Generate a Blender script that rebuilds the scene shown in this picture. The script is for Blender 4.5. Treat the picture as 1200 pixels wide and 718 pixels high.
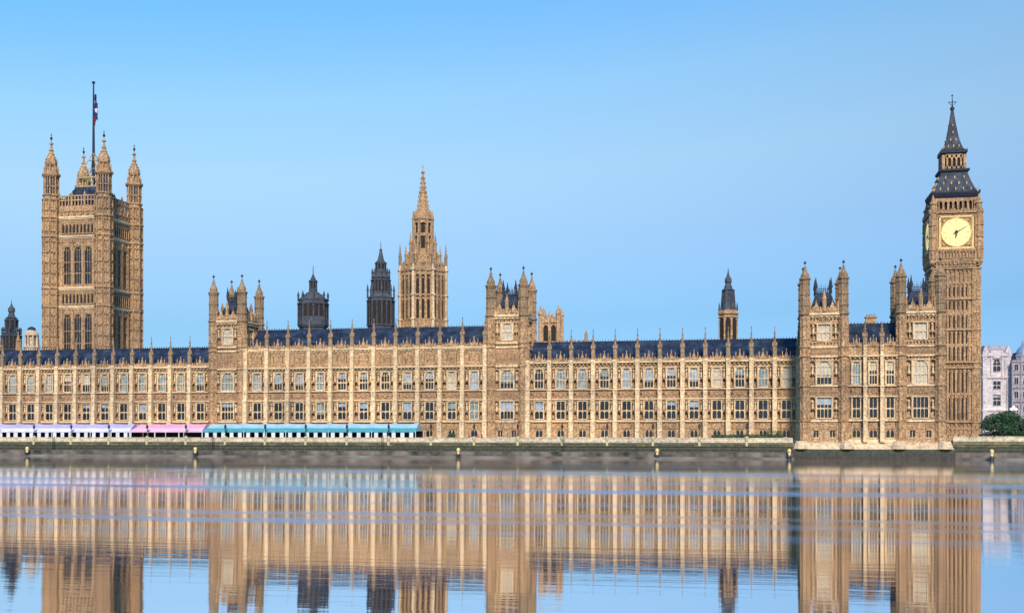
import bpy, math, random
from mathutils import Matrix, Vector
R = math.radians
rnd = random.Random(7)
S = bpy.context.scene
for o in list(bpy.data.objects): bpy.data.objects.remove(o)

# ------------------------------------------------------------------ camera, sky, sun, exposure
D, H, TH = 268.0, 5.8, math.atan(0.2044)
cd = bpy.data.cameras.new('camera'); cam = bpy.data.objects.new('camera', cd); S.collection.objects.link(cam)
cam.location = (0, -D, H); cam.rotation_euler = (R(90), 0, TH)
cd.sensor_fit = 'HORIZONTAL'; cd.sensor_width = 36; cd.lens = 36*1370/1200
cd.shift_x = 0.0; cd.shift_y = (506-359)/1200
cd.clip_start = 0.5; cd.clip_end = 12000
S.camera = cam
SUN_AZ, SUN_EL = 15, 34          # degrees to the right of the river front's normal; elevation
W = bpy.data.worlds.new('World'); S.world = W; W.use_nodes = True
wn, wl = W.node_tree.nodes, W.node_tree.links
wn.clear()
wo = wn.new('ShaderNodeOutputWorld'); bg = wn.new('ShaderNodeBackground'); sky = wn.new('ShaderNodeTexSky')
sky.sky_type = 'NISHITA'; sky.sun_disc = False; sky.sun_elevation = R(SUN_EL); sky.sun_rotation = R(180-SUN_AZ)
sky.air_density = 1.0; sky.dust_density = 0.6; sky.ozone_density = 1.5; sky.altitude = 10
# a colour grade of the sky by height above the horizon: lilac low down, clear blue above
tc = wn.new('ShaderNodeTexCoord'); sp = wn.new('ShaderNodeSeparateXYZ'); rp = wn.new('ShaderNodeValToRGB')
mx = wn.new('ShaderNodeMix'); mx.data_type = 'RGBA'; mx.blend_type = 'MULTIPLY'; mx.inputs[0].default_value = 1
e = rp.color_ramp.elements
e[0].position = 0.0; e[0].color = (.24, .47, .97, 1)
e[1].position = 1.0; e[1].color = (.55, 1.05, 1.3, 1)
for p_, c_ in ((.10, (.34, .53, .76)), (.172, (.62, .73, .84)), (.232, (.88, .96, .94)), (.30, (.90, 1.12, 1.12)), (.38, (.66, 1.16, 1.38)), (.50, (.30, 1.0, 1.45))):
    q_ = e.new(p_); q_.color = (*c_, 1)
wl.new(tc.outputs['Generated'], sp.inputs[0]); 
ma = wn.new('ShaderNodeMath'); ma.operation = 'MULTIPLY_ADD'; ma.inputs[1].default_value = -.34; ma.inputs[2].default_value = 1.0; wl.new(sp.outputs[0], ma.inputs[0])
mb_ = wn.new('ShaderNodeMath'); mb_.operation = 'MULTIPLY'; wl.new(ma.outputs[0], mb_.inputs[0]); wl.new(sp.outputs[2], mb_.inputs[1]); wl.new(mb_.outputs[0], rp.inputs[0])
wl.new(sky.outputs[0], mx.inputs[6]); wl.new(rp.outputs[0], mx.inputs[7])
wl.new(mx.outputs[2], bg.inputs[0]); bg.inputs[1].default_value = 0.13; wl.new(bg.outputs[0], wo.inputs[0])
sd = bpy.data.lights.new('sun', 'SUN'); sun = bpy.data.objects.new('sun', sd); S.collection.objects.link(sun)
sd.energy = 3.7; sd.angle = R(9); sd.color = (1.0, .84, .665)
sv = Vector((math.sin(R(SUN_AZ))*math.cos(R(SUN_EL)), -math.cos(R(SUN_AZ))*math.cos(R(SUN_EL)), math.sin(R(SUN_EL))))
sun.rotation_euler = sv.to_track_quat('Z', 'Y').to_euler()
S.view_settings.view_transform = 'Standard'; S.view_settings.look = 'None'
S.view_settings.exposure = 0.25; S.view_settings.gamma = 1
S.render.engine = 'CYCLES'; S.cycles.max_bounces = 6; S.cycles.glossy_bounces = 3; S.cycles.diffuse_bounces = 2
S.cycles.transparent_max_bounces = 4; S.cycles.use_denoising = True; S.cycles.caustics_reflective = False

# ------------------------------------------------------------------ materials
def newmat(name):
    m = bpy.data.materials.new(name); m.use_nodes = True
    n, l = m.node_tree.nodes, m.node_tree.links
    return m, n, l, n['Principled BSDF']
def ramp(n, stops):
    r = n.new('ShaderNodeValToRGB'); e = r.color_ramp.elements
    e[0].position, e[0].color = stops[0][0], (*stops[0][1], 1); e[1].position, e[1].color = stops[-1][0], (*stops[-1][1], 1)
    for p, c in stops[1:-1]: k = e.new(p); k.color = (*c, 1)
    return r
def stone(name, light, mid, dark, soot=.35, scale=1.0, bump=.5):
    m, n, l, b = newmat(name); g = n.new('ShaderNodeNewGeometry')
    def noise(s, det, sc=(1, 1, 1)):
        mp = n.new('ShaderNodeMapping'); mp.inputs['Scale'].default_value = sc
        t = n.new('ShaderNodeTexNoise'); t.inputs['Scale'].default_value = s*scale; t.inputs['Detail'].default_value = det; t.inputs['Roughness'].default_value = .65
        l.new(g.outputs['Position'], mp.inputs[0]); l.new(mp.outputs[0], t.inputs[0]); return t
    a = noise(1.3, 6); r = ramp(n, [(.3, dark), (.48, mid), (.68, light)]); l.new(a.outputs[0], r.inputs[0])
    blk = n.new('ShaderNodeTexBrick'); blk.inputs['Scale'].default_value = 1; blk.inputs['Brick Width'].default_value = .9; blk.inputs['Row Height'].default_value = .38
    blk.inputs['Mortar Size'].default_value = .025; blk.inputs['Color1'].default_value = (1.12, 1.08, 1.02, 1); blk.inputs['Color2'].default_value = (.78, .76, .76, 1); blk.inputs['Mortar'].default_value = (.5, .45, .4, 1)
    cv = n.new('ShaderNodeCombineXYZ'); spx = n.new('ShaderNodeSeparateXYZ'); ad = n.new('ShaderNodeMath'); ad.operation = 'ADD'
    l.new(g.outputs['Position'], spx.inputs[0]); l.new(spx.outputs[0], ad.inputs[0]); l.new(spx.outputs[1], ad.inputs[1]); l.new(ad.outputs[0], cv.inputs[0]); l.new(spx.outputs[2], cv.inputs[1]); l.new(cv.outputs[0], blk.inputs[0])
    m1 = n.new('ShaderNodeMix'); m1.data_type = 'RGBA'; m1.blend_type = 'MULTIPLY'; m1.inputs[0].default_value = .8
    l.new(r.outputs[0], m1.inputs[6]); l.new(blk.outputs[0], m1.inputs[7])
    s = noise(.55, 7, (2.2, 2.2, .35)); sr = ramp(n, [(.50, (0, 0, 0)), (.72, (1, 1, 1))]); l.new(s.outputs[0], sr.inputs[0])
    mm = n.new('ShaderNodeMath'); mm.operation = 'MULTIPLY'; mm.inputs[1].default_value = soot; l.new(sr.outputs[0], mm.inputs[0])
    m2 = n.new('ShaderNodeMix'); m2.data_type = 'RGBA'; l.new(mm.outputs[0], m2.inputs[0]); l.new(m1.outputs[2], m2.inputs[6]); m2.inputs[7].default_value = (.10, .065, .045, 1)
    w_ = noise(.06/scale, 3, (1, 1, 1.6)); wr = ramp(n, [(.32, (.74, .74, .77)), (.66, (1.14, 1.10, 1.04))]); l.new(w_.outputs[0], wr.inputs[0])
    m3 = n.new('ShaderNodeMix'); m3.data_type = 'RGBA'; m3.blend_type = 'MULTIPLY'; m3.inputs[0].default_value = 1; l.new(m2.outputs[2], m3.inputs[6]); l.new(wr.outputs[0], m3.inputs[7])
    l.new(m3.outputs[2], b.inputs['Base Color']); b.inputs['Roughness'].default_value = .85
    f = noise(5, 4); bp = n.new('ShaderNodeBump'); bp.inputs['Strength'].default_value = bump; bp.inputs['Distance'].default_value = .15
    l.new(f.outputs[0], bp.inputs['Height']); l.new(bp.outputs[0], b.inputs['Normal'])
    return m
def plain(name, col, rough=.6, metal=0, var=.25, scale=3, emit=None, es=0, bump=0, spec=.5):
    m, n, l, b = newmat(name); g = n.new('ShaderNodeNewGeometry'); t = n.new('ShaderNodeTexNoise')
    t.inputs['Scale'].default_value = scale; t.inputs['Detail'].default_value = 5; l.new(g.outputs['Position'], t.inputs[0])
    r = ramp(n, [(.3, tuple(c*(1-var) for c in col)), (.7, tuple(min(1, c*(1+var)) for c in col))]); l.new(t.outputs[0], r.inputs[0])
    l.new(r.outputs[0], b.inputs['Base Color']); b.inputs['Roughness'].default_value = rough; b.inputs['Metallic'].default_value = metal
    b.inputs['Specular IOR Level'].default_value = spec
    if emit: b.inputs['Emission Color'].default_value = (*emit, 1); b.inputs['Emission Strength'].default_value = es
    if bump:
        bp = n.new('ShaderNodeBump'); bp.inputs['Strength'].default_value = bump; l.new(t.outputs[0], bp.inputs['Height']); l.new(bp.outputs[0], b.inputs['Normal'])
    return m
M = {}
M['pale'] = stone('pale_limestone', (.97, .81, .56), (.88, .69, .45), (.46, .32, .18), .5, 1.5)  # paler trim stone; its tone also paints highlights on buttresses and window surrounds
M['wall'] = stone('golden_limestone', (.80, .565, .345), (.50, .325, .185), (.13, .078, .042), .9, 1.8)
M['carved'] = stone('carved_limestone', (.66, .44, .27), (.44, .28, .165), (.15, .085, .05), .8, 2.4)
M['weathered'] = stone('weathered_turret_stone', (.50, .38, .25), (.34, .245, .155), (.16, .105, .065), .7, 1.8)
M['tower'] = stone('tower_limestone', (.78, .55, .335), (.49, .32, .18), (.14, .082, .046), .85, 1.7)
M['clockstone'] = stone('clock_tower_limestone', (.71, .49, .30), (.46, .295, .165), (.15, .09, .05), .85, 1.7)
M['white'] = stone('portland_stone', (.82, .77, .82), (.70, .65, .70), (.42, .38, .44), .4)
M['grey'] = stone('grey_stone', (.50, .48, .58), (.36, .35, .44), (.2, .19, .26), .5)
M['plinth'] = stone('bleached_plinth_stone', (.80, .68, .52), (.66, .53, .38), (.42, .32, .22), .25)
M['gold'] = plain('gilding', (.62, .42, .16), .5, .2, .35, 2)
M['dullgold'] = plain('dulled_gilding', (.40, .29, .14), .6, .1, .5, 1.5)
M['iron'] = plain('dark_iron', (.030, .035, .055), .6, 0, .4, 2, bump=.3, spec=.15)
M['irontower'] = stone('blackened_stone', (.10, .125, .17), (.06, .075, .11), (.022, .028, .045), .1)
M['glass'] = plain('dark_window_glass', (.018, .02, .026), .12, 0, .5, .8)
M['skyglass'] = plain('painted_reflection_glass', (.20, .26, .28), .2, 0, .45, 1.2)  # grey base colour paints the sky's reflection into the pane
M['blind'] = plain('window_with_pale_blind', (.48, .44, .35), .5, 0, .25, 1.5)
M['bluepane'] = plain('blue_grey_blind', (.27, .34, .42), .4, 0, .4, 1)
M['void'] = plain('unlit_louvre', (.02, .015, .013), .9, 0, .3, 1)
def slate(name, c1, c2, c3):
    m, n, l, b = newmat(name); g = n.new('ShaderNodeNewGeometry'); s = n.new('ShaderNodeSeparateXYZ'); l.new(g.outputs['Position'], s.inputs[0])
    ad = n.new('ShaderNodeMath'); ad.operation = 'ADD'; l.new(s.outputs[0], ad.inputs[0]); l.new(s.outputs[1], ad.inputs[1])
    cv = n.new('ShaderNodeCombineXYZ'); l.new(ad.outputs[0], cv.inputs[0]); l.new(s.outputs[2], cv.inputs[1])
    k = n.new('ShaderNodeTexBrick'); k.inputs['Scale'].default_value = 1; k.inputs['Brick Width'].default_value = .62; k.inputs['Row Height'].default_value = .55; k.offset = 0
    k.inputs['Mortar Size'].default_value = .05; k.inputs['Color1'].default_value = (*c1, 1); k.inputs['Color2'].default_value = (*c2, 1); k.inputs['Mortar'].default_value = (*c3, 1)
    l.new(cv.outputs[0], k.inputs[0]); t = n.new('ShaderNodeTexNoise'); t.inputs['Scale'].default_value = .5; t.inputs['Detail'].default_value = 6; l.new(g.outputs['Position'], t.inputs[0])
    r = ramp(n, [(.32, (.5, .5, .55)), (.5, (.95, .95, .95)), (.68, (1.9, 1.8, 1.65))]); l.new(t.outputs[0], r.inputs[0])
    mm = n.new('ShaderNodeMix'); mm.data_type = 'RGBA'; mm.blend_type = 'MULTIPLY'; mm.inputs[0].default_value = 1; l.new(k.outputs[0], mm.inputs[6]); l.new(r.outputs[0], mm.inputs[7])
    l.new(mm.outputs[2], b.inputs['Base Color']); b.inputs['Roughness'].default_value = .6; b.inputs['Specular IOR Level'].default_value = .2
    bp = n.new('ShaderNodeBump'); bp.inputs['Strength'].default_value = .6; bp.inputs['Distance'].default_value = .1; l.new(k.outputs['Fac'], bp.inputs['Height']); bp.invert = True; l.new(bp.outputs[0], b.inputs['Normal'])
    return m
M['slate'] = slate('blue_roof_plates', (.020, .034, .070), (.034, .055, .10), (.006, .010, .022))
M['slate2'] = slate('clock_roof_plates', (.028, .045, .08), (.05, .075, .12), (.05, .04, .03))
# river wall: real tide staining, by height, with ragged edges
def wallmat(name, top, mid, low, foot):
    m, n, l, b = newmat(name); g = n.new('ShaderNodeNewGeometry'); s = n.new('ShaderNodeSeparateXYZ'); l.new(g.outputs['Position'], s.inputs[0])
    mp = n.new('ShaderNodeMapping'); mp.inputs['Scale'].default_value = (.12, .12, .5); l.new(g.outputs['Position'], mp.inputs[0])
    t = n.new('ShaderNodeTexNoise'); t.inputs['Scale'].default_value = 2.2; t.inputs['Detail'].default_value = 8; t.inputs['Roughness'].default_value = .7; l.new(mp.outputs[0], t.inputs[0])
    a = n.new('ShaderNodeMath'); a.operation = 'MULTIPLY_ADD'; a.inputs[1].default_value = 2.2; l.new(t.outputs[0], a.inputs[0])
    z = n.new('ShaderNodeMath'); z.operation = 'SUBTRACT'; l.new(s.outputs[2], z.inputs[0]); z.inputs[1].default_value = 1.1; l.new(z.outputs[0], a.inputs[2])
    d = n.new('ShaderNodeMath'); d.operation = 'DIVIDE'; l.new(a.outputs[0], d.inputs[0]); d.inputs[1].default_value = 5
    r = ramp(n, [(.0, foot), (.22, foot), (.30, low), (.55, low), (.62, mid), (.74, mid), (.82, top)]); l.new(d.outputs[0], r.inputs[0])
    f = n.new('ShaderNodeTexNoise'); f.inputs['Scale'].default_value = 1.4; f.inputs['Detail'].default_value = 8; f.inputs['Roughness'].default_value = .75; l.new(g.outputs['Position'], f.inputs[0])
    fr = ramp(n, [(.32, (.35, .35, .35)), (.68, (1.7, 1.65, 1.55))]); l.new(f.outputs[0], fr.inputs[0])
    mm = n.new('ShaderNodeMix'); mm.data_type = 'RGBA'; mm.blend_type = 'MULTIPLY'; mm.inputs[0].default_value = 1; l.new(r.outputs[0], mm.inputs[6]); l.new(fr.outputs[0], mm.inputs[7])
    l.new(mm.outputs[2], b.inputs['Base Color']); b.inputs['Roughness'].default_value = .8
    bp = n.new('ShaderNodeBump'); bp.inputs['Strength'].default_value = .8; bp.inputs['Distance'].default_value = .2; l.new(f.outputs[0], bp.inputs['Height']); l.new(bp.outputs[0], b.inputs['Normal'])
    return m
M['river'] = wallmat('tide_stained_granite', (.34, .31, .22), (.155, .145, .08), (.05, .058, .042), (.045, .045, .04))
M['coping'] = stone('weathered_coping', (.85, .78, .64), (.70, .62, .49), (.34, .30, .22), .4)
M['ledge'] = plain('pink_grey_ledge', (.12, .098, .085), .8, 0, .85, .35, bump=.4)
M['mud'] = plain('wet_foreshore', (.15, .145, .125), .6, 0, .7, .2, bump=.3)
M['paving'] = plain('terrace_paving', (.32, .28, .23), .8)
M['ground'] = plain('town_ground', (.12, .12, .11), .9)
def cloth(name, col): return plain(name, col, .7, 0, .12, .6)
M['lilac'] = cloth('lilac_canvas', (.40, .38, .70)); M['white_cloth'] = cloth('white_canvas', (.66, .64, .80)); M['whitewall'] = cloth('white_sidewall', (.62, .66, .72))
M['pink'] = cloth('pink_canvas', (.68, .34, .50)); M['deeppink'] = cloth('deep_pink_canvas', (.80, .22, .42)); M['palepink'] = cloth('pale_pink_valance', (.72, .46, .60))
M['teal'] = cloth('teal_canvas', (.06, .31, .38)); M['paleteal'] = cloth('pale_blue_canvas', (.30, .50, .64)); M['interior_shade'] = plain('painted_interior_shade', (.02, .022, .04), .7)  # the near-black colour paints the shade inside the marquees
M['yellow'] = plain('yellow_marker_paint', (.80, .62, .26), .6); M['litcorbel'] = plain('yellow_lit_lamp_base', (.50, .46, .28), .7); M['black'] = plain('black_paint', (.02, .02, .03), .4)  # yellow light on the corbels is painted into the lamp base colour
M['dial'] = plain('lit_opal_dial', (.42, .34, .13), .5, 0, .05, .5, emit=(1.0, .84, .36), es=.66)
M['lampglow'] = plain('lit_lamp_globe', (.9, .75, .65), .4, 0, .05, 1, emit=(1, .62, .42), es=1.1)
M['milk'] = plain('milk_glass_globe', (.55, .52, .48), .3)
M['leaf'] = plain('dark_leaves', (.028, .075, .030), .6, 0, .55, 1.6); M['hedge'] = plain('hedge_leaves', (.04, .085, .03), .6, 0, .6, 1.4); M['bark'] = plain('bark', (.06, .045, .03), .9)
M['flagblue'] = cloth('navy_bunting', (.012, .02, .12)); M['flagred'] = cloth('red_bunting', (.35, .02, .06)); M['flagwhite'] = cloth('white_bunting', (.75, .72, .75))
M['skin'] = plain('skin', (.5, .3, .2), .6, 0, .05); M['redcoat'] = cloth('red_coat', (.6, .03, .03)); M['bluecoat'] = cloth('blue_coat', (.05, .10, .35)); M['blackcoat'] = cloth('black_coat', (.02, .02, .025)); M['hair'] = plain('dark_hair', (.03, .02, .015), .7)

# ------------------------------------------------------------------ mesh building
class MB:
    def __init__(s): s.v = []; s.f = []; s.mi = []; s.M = Matrix.Identity(4); s.m = 0
    def add(s, vs, fs):
        b = len(s.v); s.v += [tuple(s.M @ Vector(v)) for v in vs]
        for f in fs: s.f.append(tuple(b+i for i in f)); s.mi.append(s.m)
    def box(s, x0, x1, y0, y1, z0, z1):
        s.add([(x0, y0, z0), (x1, y0, z0), (x1, y1, z0), (x0, y1, z0), (x0, y0, z1), (x1, y0, z1), (x1, y1, z1), (x0, y1, z1)],
              [(0, 3, 2, 1), (4, 5, 6, 7), (0, 1, 5, 4), (1, 2, 6, 5), (2, 3, 7, 6), (3, 0, 4, 7)])
    def cbox(s, cx, cy, hx, hy, z0, z1): s.box(cx-hx, cx+hx, cy-hy, cy+hy, z0, z1)
    def fru(s, cx, cy, n, prof, rot=None, cap=True):        # prof: [(z, apothem)]
        rot = math.pi/n if rot is None else rot
        k = 1/math.cos(math.pi/n); vs = []; fs = []
        for z, r in prof:
            for i in range(n):
                a = rot + 2*math.pi*i/n; vs.append((cx+r*k*math.sin(a), cy-r*k*math.cos(a), z))
        for j in range(len(prof)-1):
            for i in range(n):
                a, b = j*n+i, j*n+(i+1) % n; fs.append((a, b, b+n, a+n))
        if cap: fs += [tuple(range((len(prof)-1)*n, len(prof)*n)), tuple(reversed(range(n)))]
        s.add(vs, fs)
    def gable(s, cx, y0, y1, z0, w, h):
        a = w/2; s.add([(cx-a, y0, z0), (cx+a, y0, z0), (cx, y0, z0+h), (cx-a, y1, z0), (cx+a, y1, z0), (cx, y1, z0+h)], [(0, 1, 2), (5, 4, 3), (0, 2, 5, 3), (2, 1, 4, 5), (1, 0, 3, 4)])
    def diamond(s, cx, y0, y1, cz, w, h):
        s.add([(cx-w, y0, cz), (cx, y0, cz-h), (cx+w, y0, cz), (cx, y0, cz+h), (cx-w, y1, cz), (cx, y1, cz-h), (cx+w, y1, cz), (cx, y1, cz+h)],
              [(0, 1, 2, 3), (7, 6, 5, 4), (0, 4, 5, 1), (1, 5, 6, 2), (2, 6, 7, 3), (3, 7, 4, 0)])
    def spandrel(s, x0, x1, zs, zt, y0, y1, n=4):           # solid filling above a pointed arch inside a rectangle
        xm = (x0+x1)/2; w = xm-x0
        for sg in (-1, 1):
            pts = [(xm + sg*w*math.cos(t*math.pi/2)**.8, zs+(zt-.06-zs)*math.sin(t*math.pi/2)**.85) for t in [i/n for i in range(n+1)]]
            for (xa, za), (xb, zb) in zip(pts, pts[1:]):
                s.add([(xa, y0, za), (xb, y0, zb), (xb, y0, zt), (xa, y0, zt), (xa, y1, za), (xb, y1, zb), (xb, y1, zt), (xa, y1, zt)],
                      [(0, 1, 2, 3), (4, 5, 1, 0)] if sg < 0 else [(3, 2, 1, 0), (0, 1, 5, 4)])
    def bar(s, p, q, r, n=6):
        p, q = Vector(p), Vector(q); d = (q-p); u = d.to_track_quat('Z', 'Y').to_matrix(); vs = []
        for c in (p, q):
            for i in range(n): a = 2*math.pi*i/n; vs.append(tuple(c + u @ Vector((r*math.cos(a), r*math.sin(a), 0))))
        s.add(vs, [(i, (i+1) % n, n+(i+1) % n, n+i) for i in range(n)] + [tuple(range(n, 2*n)), tuple(reversed(range(n)))])
    def wall(s, x0, x1, z0, z1, y0, y1, ops):               # wall slab with rectangular openings (xa, xb, za, zb)
        xs = sorted({x0, x1, *[o[0] for o in ops], *[o[1] for o in ops]})
        for a, b in zip(xs, xs[1:]):
            c = (a+b)/2; z = z0
            for o in sorted([o for o in ops if o[0] < c < o[1]], key=lambda o: o[2]):
                if o[2] > z: s.box(a, b, y0, y1, z, o[2])
                z = o[3]
            if z1 > z: s.box(a, b, y0, y1, z, z1)
    def panels(s, x0, x1, z0, z1, y, n, w=.12, d=.14, head=True):   # blind tracery: ribs with little gabled heads
        st = (x1-x0)/n
        for i in range(n+1): s.box(x0+i*st-w/2, x0+i*st+w/2, y-d, y, z0, z1)
        s.box(x0, x1, y-d-.03, y, z0-.12, z0+.04); s.box(x0, x1, y-d-.03, y, z1-.04, z1+.12)
        if head:
            for i in range(n):
                xa, xb = x0+i*st+w/2, x0+(i+1)*st-w/2; s.spandrel(xa, xb, z1-min(.55, st*.8), z1-.03, y-d+.03, y, 2)
    def mesh(s, name):
        me = bpy.data.meshes.new(name); me.from_pydata(s.v, [], s.f); me.update(); return me
class Fam:
    def __init__(s): s.d = {}; s._M = Matrix.Identity(4)
    def __call__(s, nm, k=0):
        if (nm, k) not in s.d: s.d[(nm, k)] = MB()
        s.d[(nm, k)].M = s._M; return s.d[(nm, k)]
    @property
    def M(s): return s._M
    @M.setter
    def M(s, v): s._M = v
    def build(s, mat, T):
        for (nm, k), mb in s.d.items(): build(mb, nm, M[mat.get(nm, mat['*'])] if isinstance(mat, dict) else M[mat], T)
def put(name, me, mats=None, parent=None, loc=(0, 0, 0), rz=0, **props):
    o = bpy.data.objects.new(name, me); S.collection.objects.link(o); o.location = loc; o.rotation_euler.z = rz
    if parent: o.parent = parent
    if mats is not None and not me.materials:
        for m in (mats if isinstance(mats, (list, tuple)) else [mats]): me.materials.append(m)
    for k, v in props.items(): o[k] = v
    return o
def build(mb, name, mats, parent=None, **kw):
    me = mb.mesh(name)
    for p, i in zip(me.polygons, mb.mi): p.material_index = i
    return put(name, me, mats, parent, **kw)
def thing(name, label, cat, loc=(0, 0, 0), group=None, rz=0):
    o = bpy.data.objects.new(name, None); S.collection.objects.link(o); o.location = loc; o.rotation_euler.z = rz
    o['label'] = label; o['category'] = cat; o.empty_display_size = 1
    if group: o['group'] = group
    return o
def copy_tree(o, parent=None):
    c = o.copy(); S.collection.objects.link(c)
    if parent: c.parent = parent
    for ch in list(kids.get(o.name, [])) or [k for k in bpy.data.objects if k.parent == o]: copy_tree(ch, c)
    return c
kids = {}

CACHE = {}
def window(parent, x, y, z, w, h, lights=3, transoms=(.5,), arch=False, glass='glass', stonemat='pale', rz=0, name='window', hood=True):
    """frame mesh in the opening's plane (front of the wall at local y=0, pane set back), and its pane as a child"""
    key = (w, h, lights, transoms, arch, stonemat, hood)
    if key not in CACHE:
        f = MB(); t = .10
        for i in range(1, lights): xx = -w/2+w*i/lights; f.box(xx-t/2, xx+t/2, .18, .3, 0, h)
        for q in transoms: f.box(-w/2, w/2, .08, .3, h*q-.1, h*q+.1)
        f.box(-w/2-.12, w/2+.12, -.16, .3, -.14, .06)
        if hood:
            f.box(-w/2-.26, -w/2, -.10, .02, .06, h); f.box(w/2, w/2+.26, -.10, .02, .06, h); f.box(-w/2-.32, w/2+.32, -.2, .05, h, h+.22)
        st = w/lights
        if arch: f.spandrel(-w/2, w/2, h-w*.75, h, .05, .3, 5)
        zs = [h*q for q in transoms]+[h]
        for zt in zs:
            if arch and zt == h: zt = h-w*.35
            for i in range(lights): f.spandrel(-w/2+i*st+.05, -w/2+(i+1)*st-.05, zt-.1-st*.6, zt-.05, .14, .26, 3)
        p = MB(); p.box(-w/2, w/2, .31, .36, 0, h)
        CACHE[key] = (f.mesh('window_frame'), p.mesh('pane'))
        CACHE[key][0].materials.append(M[stonemat]); CACHE[key][1].materials.append(M['glass'])
    fm, pm = CACHE[key]
    a = put(name, fm, None, parent, (x, y, z), rz)
    b = put('pane', pm, None, a)
    if hood and w < 3.5 and not (2.3 < w < 2.6):
        q = rnd.random(); fr_ = 0
        if glass in ('bluepane', 'blind', 'skyglass') : fr_ = rnd.choice((0, .42, .3, .6)) if q < .6 else 0
        elif q < .3: fr_ = rnd.choice((.25, .35, .5))
        if fr_:
            kb = ('bl', round(w, 2), round(h, 2), fr_, glass == 'glass')
            if kb not in CACHE:
                p = MB(); p.box(-w/2+.02, w/2-.02, .285, .305, *((h*(1-fr_), h) if glass == 'glass' else (0, h*fr_))); CACHE[kb] = p.mesh('blind'); CACHE[kb].materials.append(M['bluepane' if glass == 'glass' else 'glass'])
            put('blind' if glass == 'glass' else 'open_casement', CACHE[kb], None, a)
    if glass != 'glass': b.material_slots[0].link = 'OBJECT'; b.material_slots[0].material = M[glass]
    return a
def statue(mb, x, y, z, h=1.5):
    mb.fru(x, y, 6, [(z, .25), (z+.2, .2), (z+.25, .13)]); mb.fru(x, y, 6, [(z+.25, .2), (z+h*.55, .17), (z+h*.8, .22), (z+h*.84, .08)]); mb.fru(x, y, 6, [(z+h*.84, .07), (z+h*.9, .11), (z+h, .06)])
    mb.gable(x, y-.22, y+.2, z+h+.15, .55, .5)
def statue_mesh():
    if 'statue' not in CACHE:
        m = MB(); m.fru(0, 0, 6, [(-.45, .05), (0, .3)]); statue(m, 0, 0, 0, 1.2); CACHE['statue'] = m.mesh('niche_statue'); CACHE['statue'].materials.append(M['pale'])
    return CACHE['statue']
def shield_panel(mb, cx, z0, z1, y, w):
    cz = (z0+z1)/2; hh = (z1-z0)/2
    mb.diamond(cx, y-.22, y, cz, w*.16, hh*.72); mb.box(cx-w*.06, cx+w*.06, y-.28, y, cz+hh*.35, cz+hh*.85)
    for s in (-1, 1):
        mb.diamond(cx+s*w*.27, y-.18, y, cz-.1*hh, w*.1, hh*.6); mb.diamond(cx+s*w*.42, y-.12, y, cz, w*.05, hh*.8)
def quatrefoils(mb, x0, x1, z0, z1, y, n, d=.12):
    st = (x1-x0)/n; mb.box(x0, x1, y-d, y, z0, z0+.1); mb.box(x0, x1, y-d, y, z1-.1, z1)
    for i in range(n):
        cx = x0+st*(i+.5); mb.diamond(cx, y-d, y, (z0+z1)/2, st*.28, (z1-z0)*.32); mb.box(x0+st*i-.05, x0+st*i+.05, y-d, y, z0, z1)
def cornice(mb, x0, x1, y, z0, z1, d=.4, ends=.0):
    h = z1-z0; mb.box(x0-ends, x1+ends, y-d*.45, y+.3, z0, z0+h*.45); mb.box(x0-ends, x1+ends, y-d, y+.3, z0+h*.45, z1)
    n = max(2, int((x1-x0)/.9)); st = (x1-x0)/n
    for i in range(n): mb.cbox(x0+st*(i+.5), y-d*.6, .14, .12, z0-.2, z0)

def pinnacle_mesh(h, r=.42):
    k = ('pin', round(h, 2), r)
    if k in CACHE: return CACHE[k]
    m = MB(); b = h*.38
    m.fru(0, 0, 4, [(0, r), (b, r*.92)]); m.fru(0, 0, 4, [(b, r*1.3), (b+.16, r*1.3), (b+.22, r*.8)])
    for a in range(4):
        m.M = Matrix.Rotation(a*math.pi/2, 4, 'Z'); m.gable(0, -r*1.25, 0, b+.1, r*1.7, .75); m.box(-r*.35, r*.35, -r*1.04, 0, b*.2, b*.85)
    m.M = Matrix.Identity(4)
    m.fru(0, 0, 8, [(b+.2, r*.78), (b+(h-b)*.45, r*.46), (h*.93, r*.12), (h*.935, r*.36), (h*.955, r*.36), (h*.965, r*.1), (h, r*.05)])
    for j in range(3):
        z = b+.8+j*(h-b)*.22; rr = r*(.9-.24*j)
        for a in range(4):
            an = a*math.pi/2; m.cbox(rr*math.sin(an), rr*math.cos(an), .09, .09, z, z+.16)
    CACHE[k] = m.mesh('pinnacle'); CACHE[k].materials.append(M['weathered']); return CACHE[k]
def buttress_mesh(z0, zt, levels, bh=.52):
    k = ('but', z0, zt, bh)
    if k in CACHE: return CACHE[k]
    m = MB(); zs = [z0]+[z for z in levels if z < zt]+[zt]
    for i, (a, b) in enumerate(zip(zs, zs[1:])):
        w = bh-.02*i; d = 1.35-.12*i
        m.box(-w, w, -d, .1, a, b)
        for sx in (-1, 1): m.box(sx*w-.07, sx*w+.07, -d-.12, .0, a+.3, b-.2)
        m.spandrel(-w+.07, w-.07, b-1.1, b-.5, -d-.1, -d, 3); m.spandrel(-w+.07, w-.07, (a+b)/2-.6, (a+b)/2, -d-.1, -d, 3); m.box(-w, w, -d-.12, -d, (a+b)/2, (a+b)/2+.2)
        m.gable(0, -d-.14, -d+.1, b-.5, w*1.7, .75) if b-a > 4 else None
        m.box(-w-.13, w+.13, -d-.2, .1, b-.16, b+.14)
        m.box(-w-.08, w+.08, -d-.12, .1, a+.14, a+.45)
    CACHE[k] = m.mesh('buttress'); CACHE[k].materials.append(M['pale']); return CACHE[k]

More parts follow.
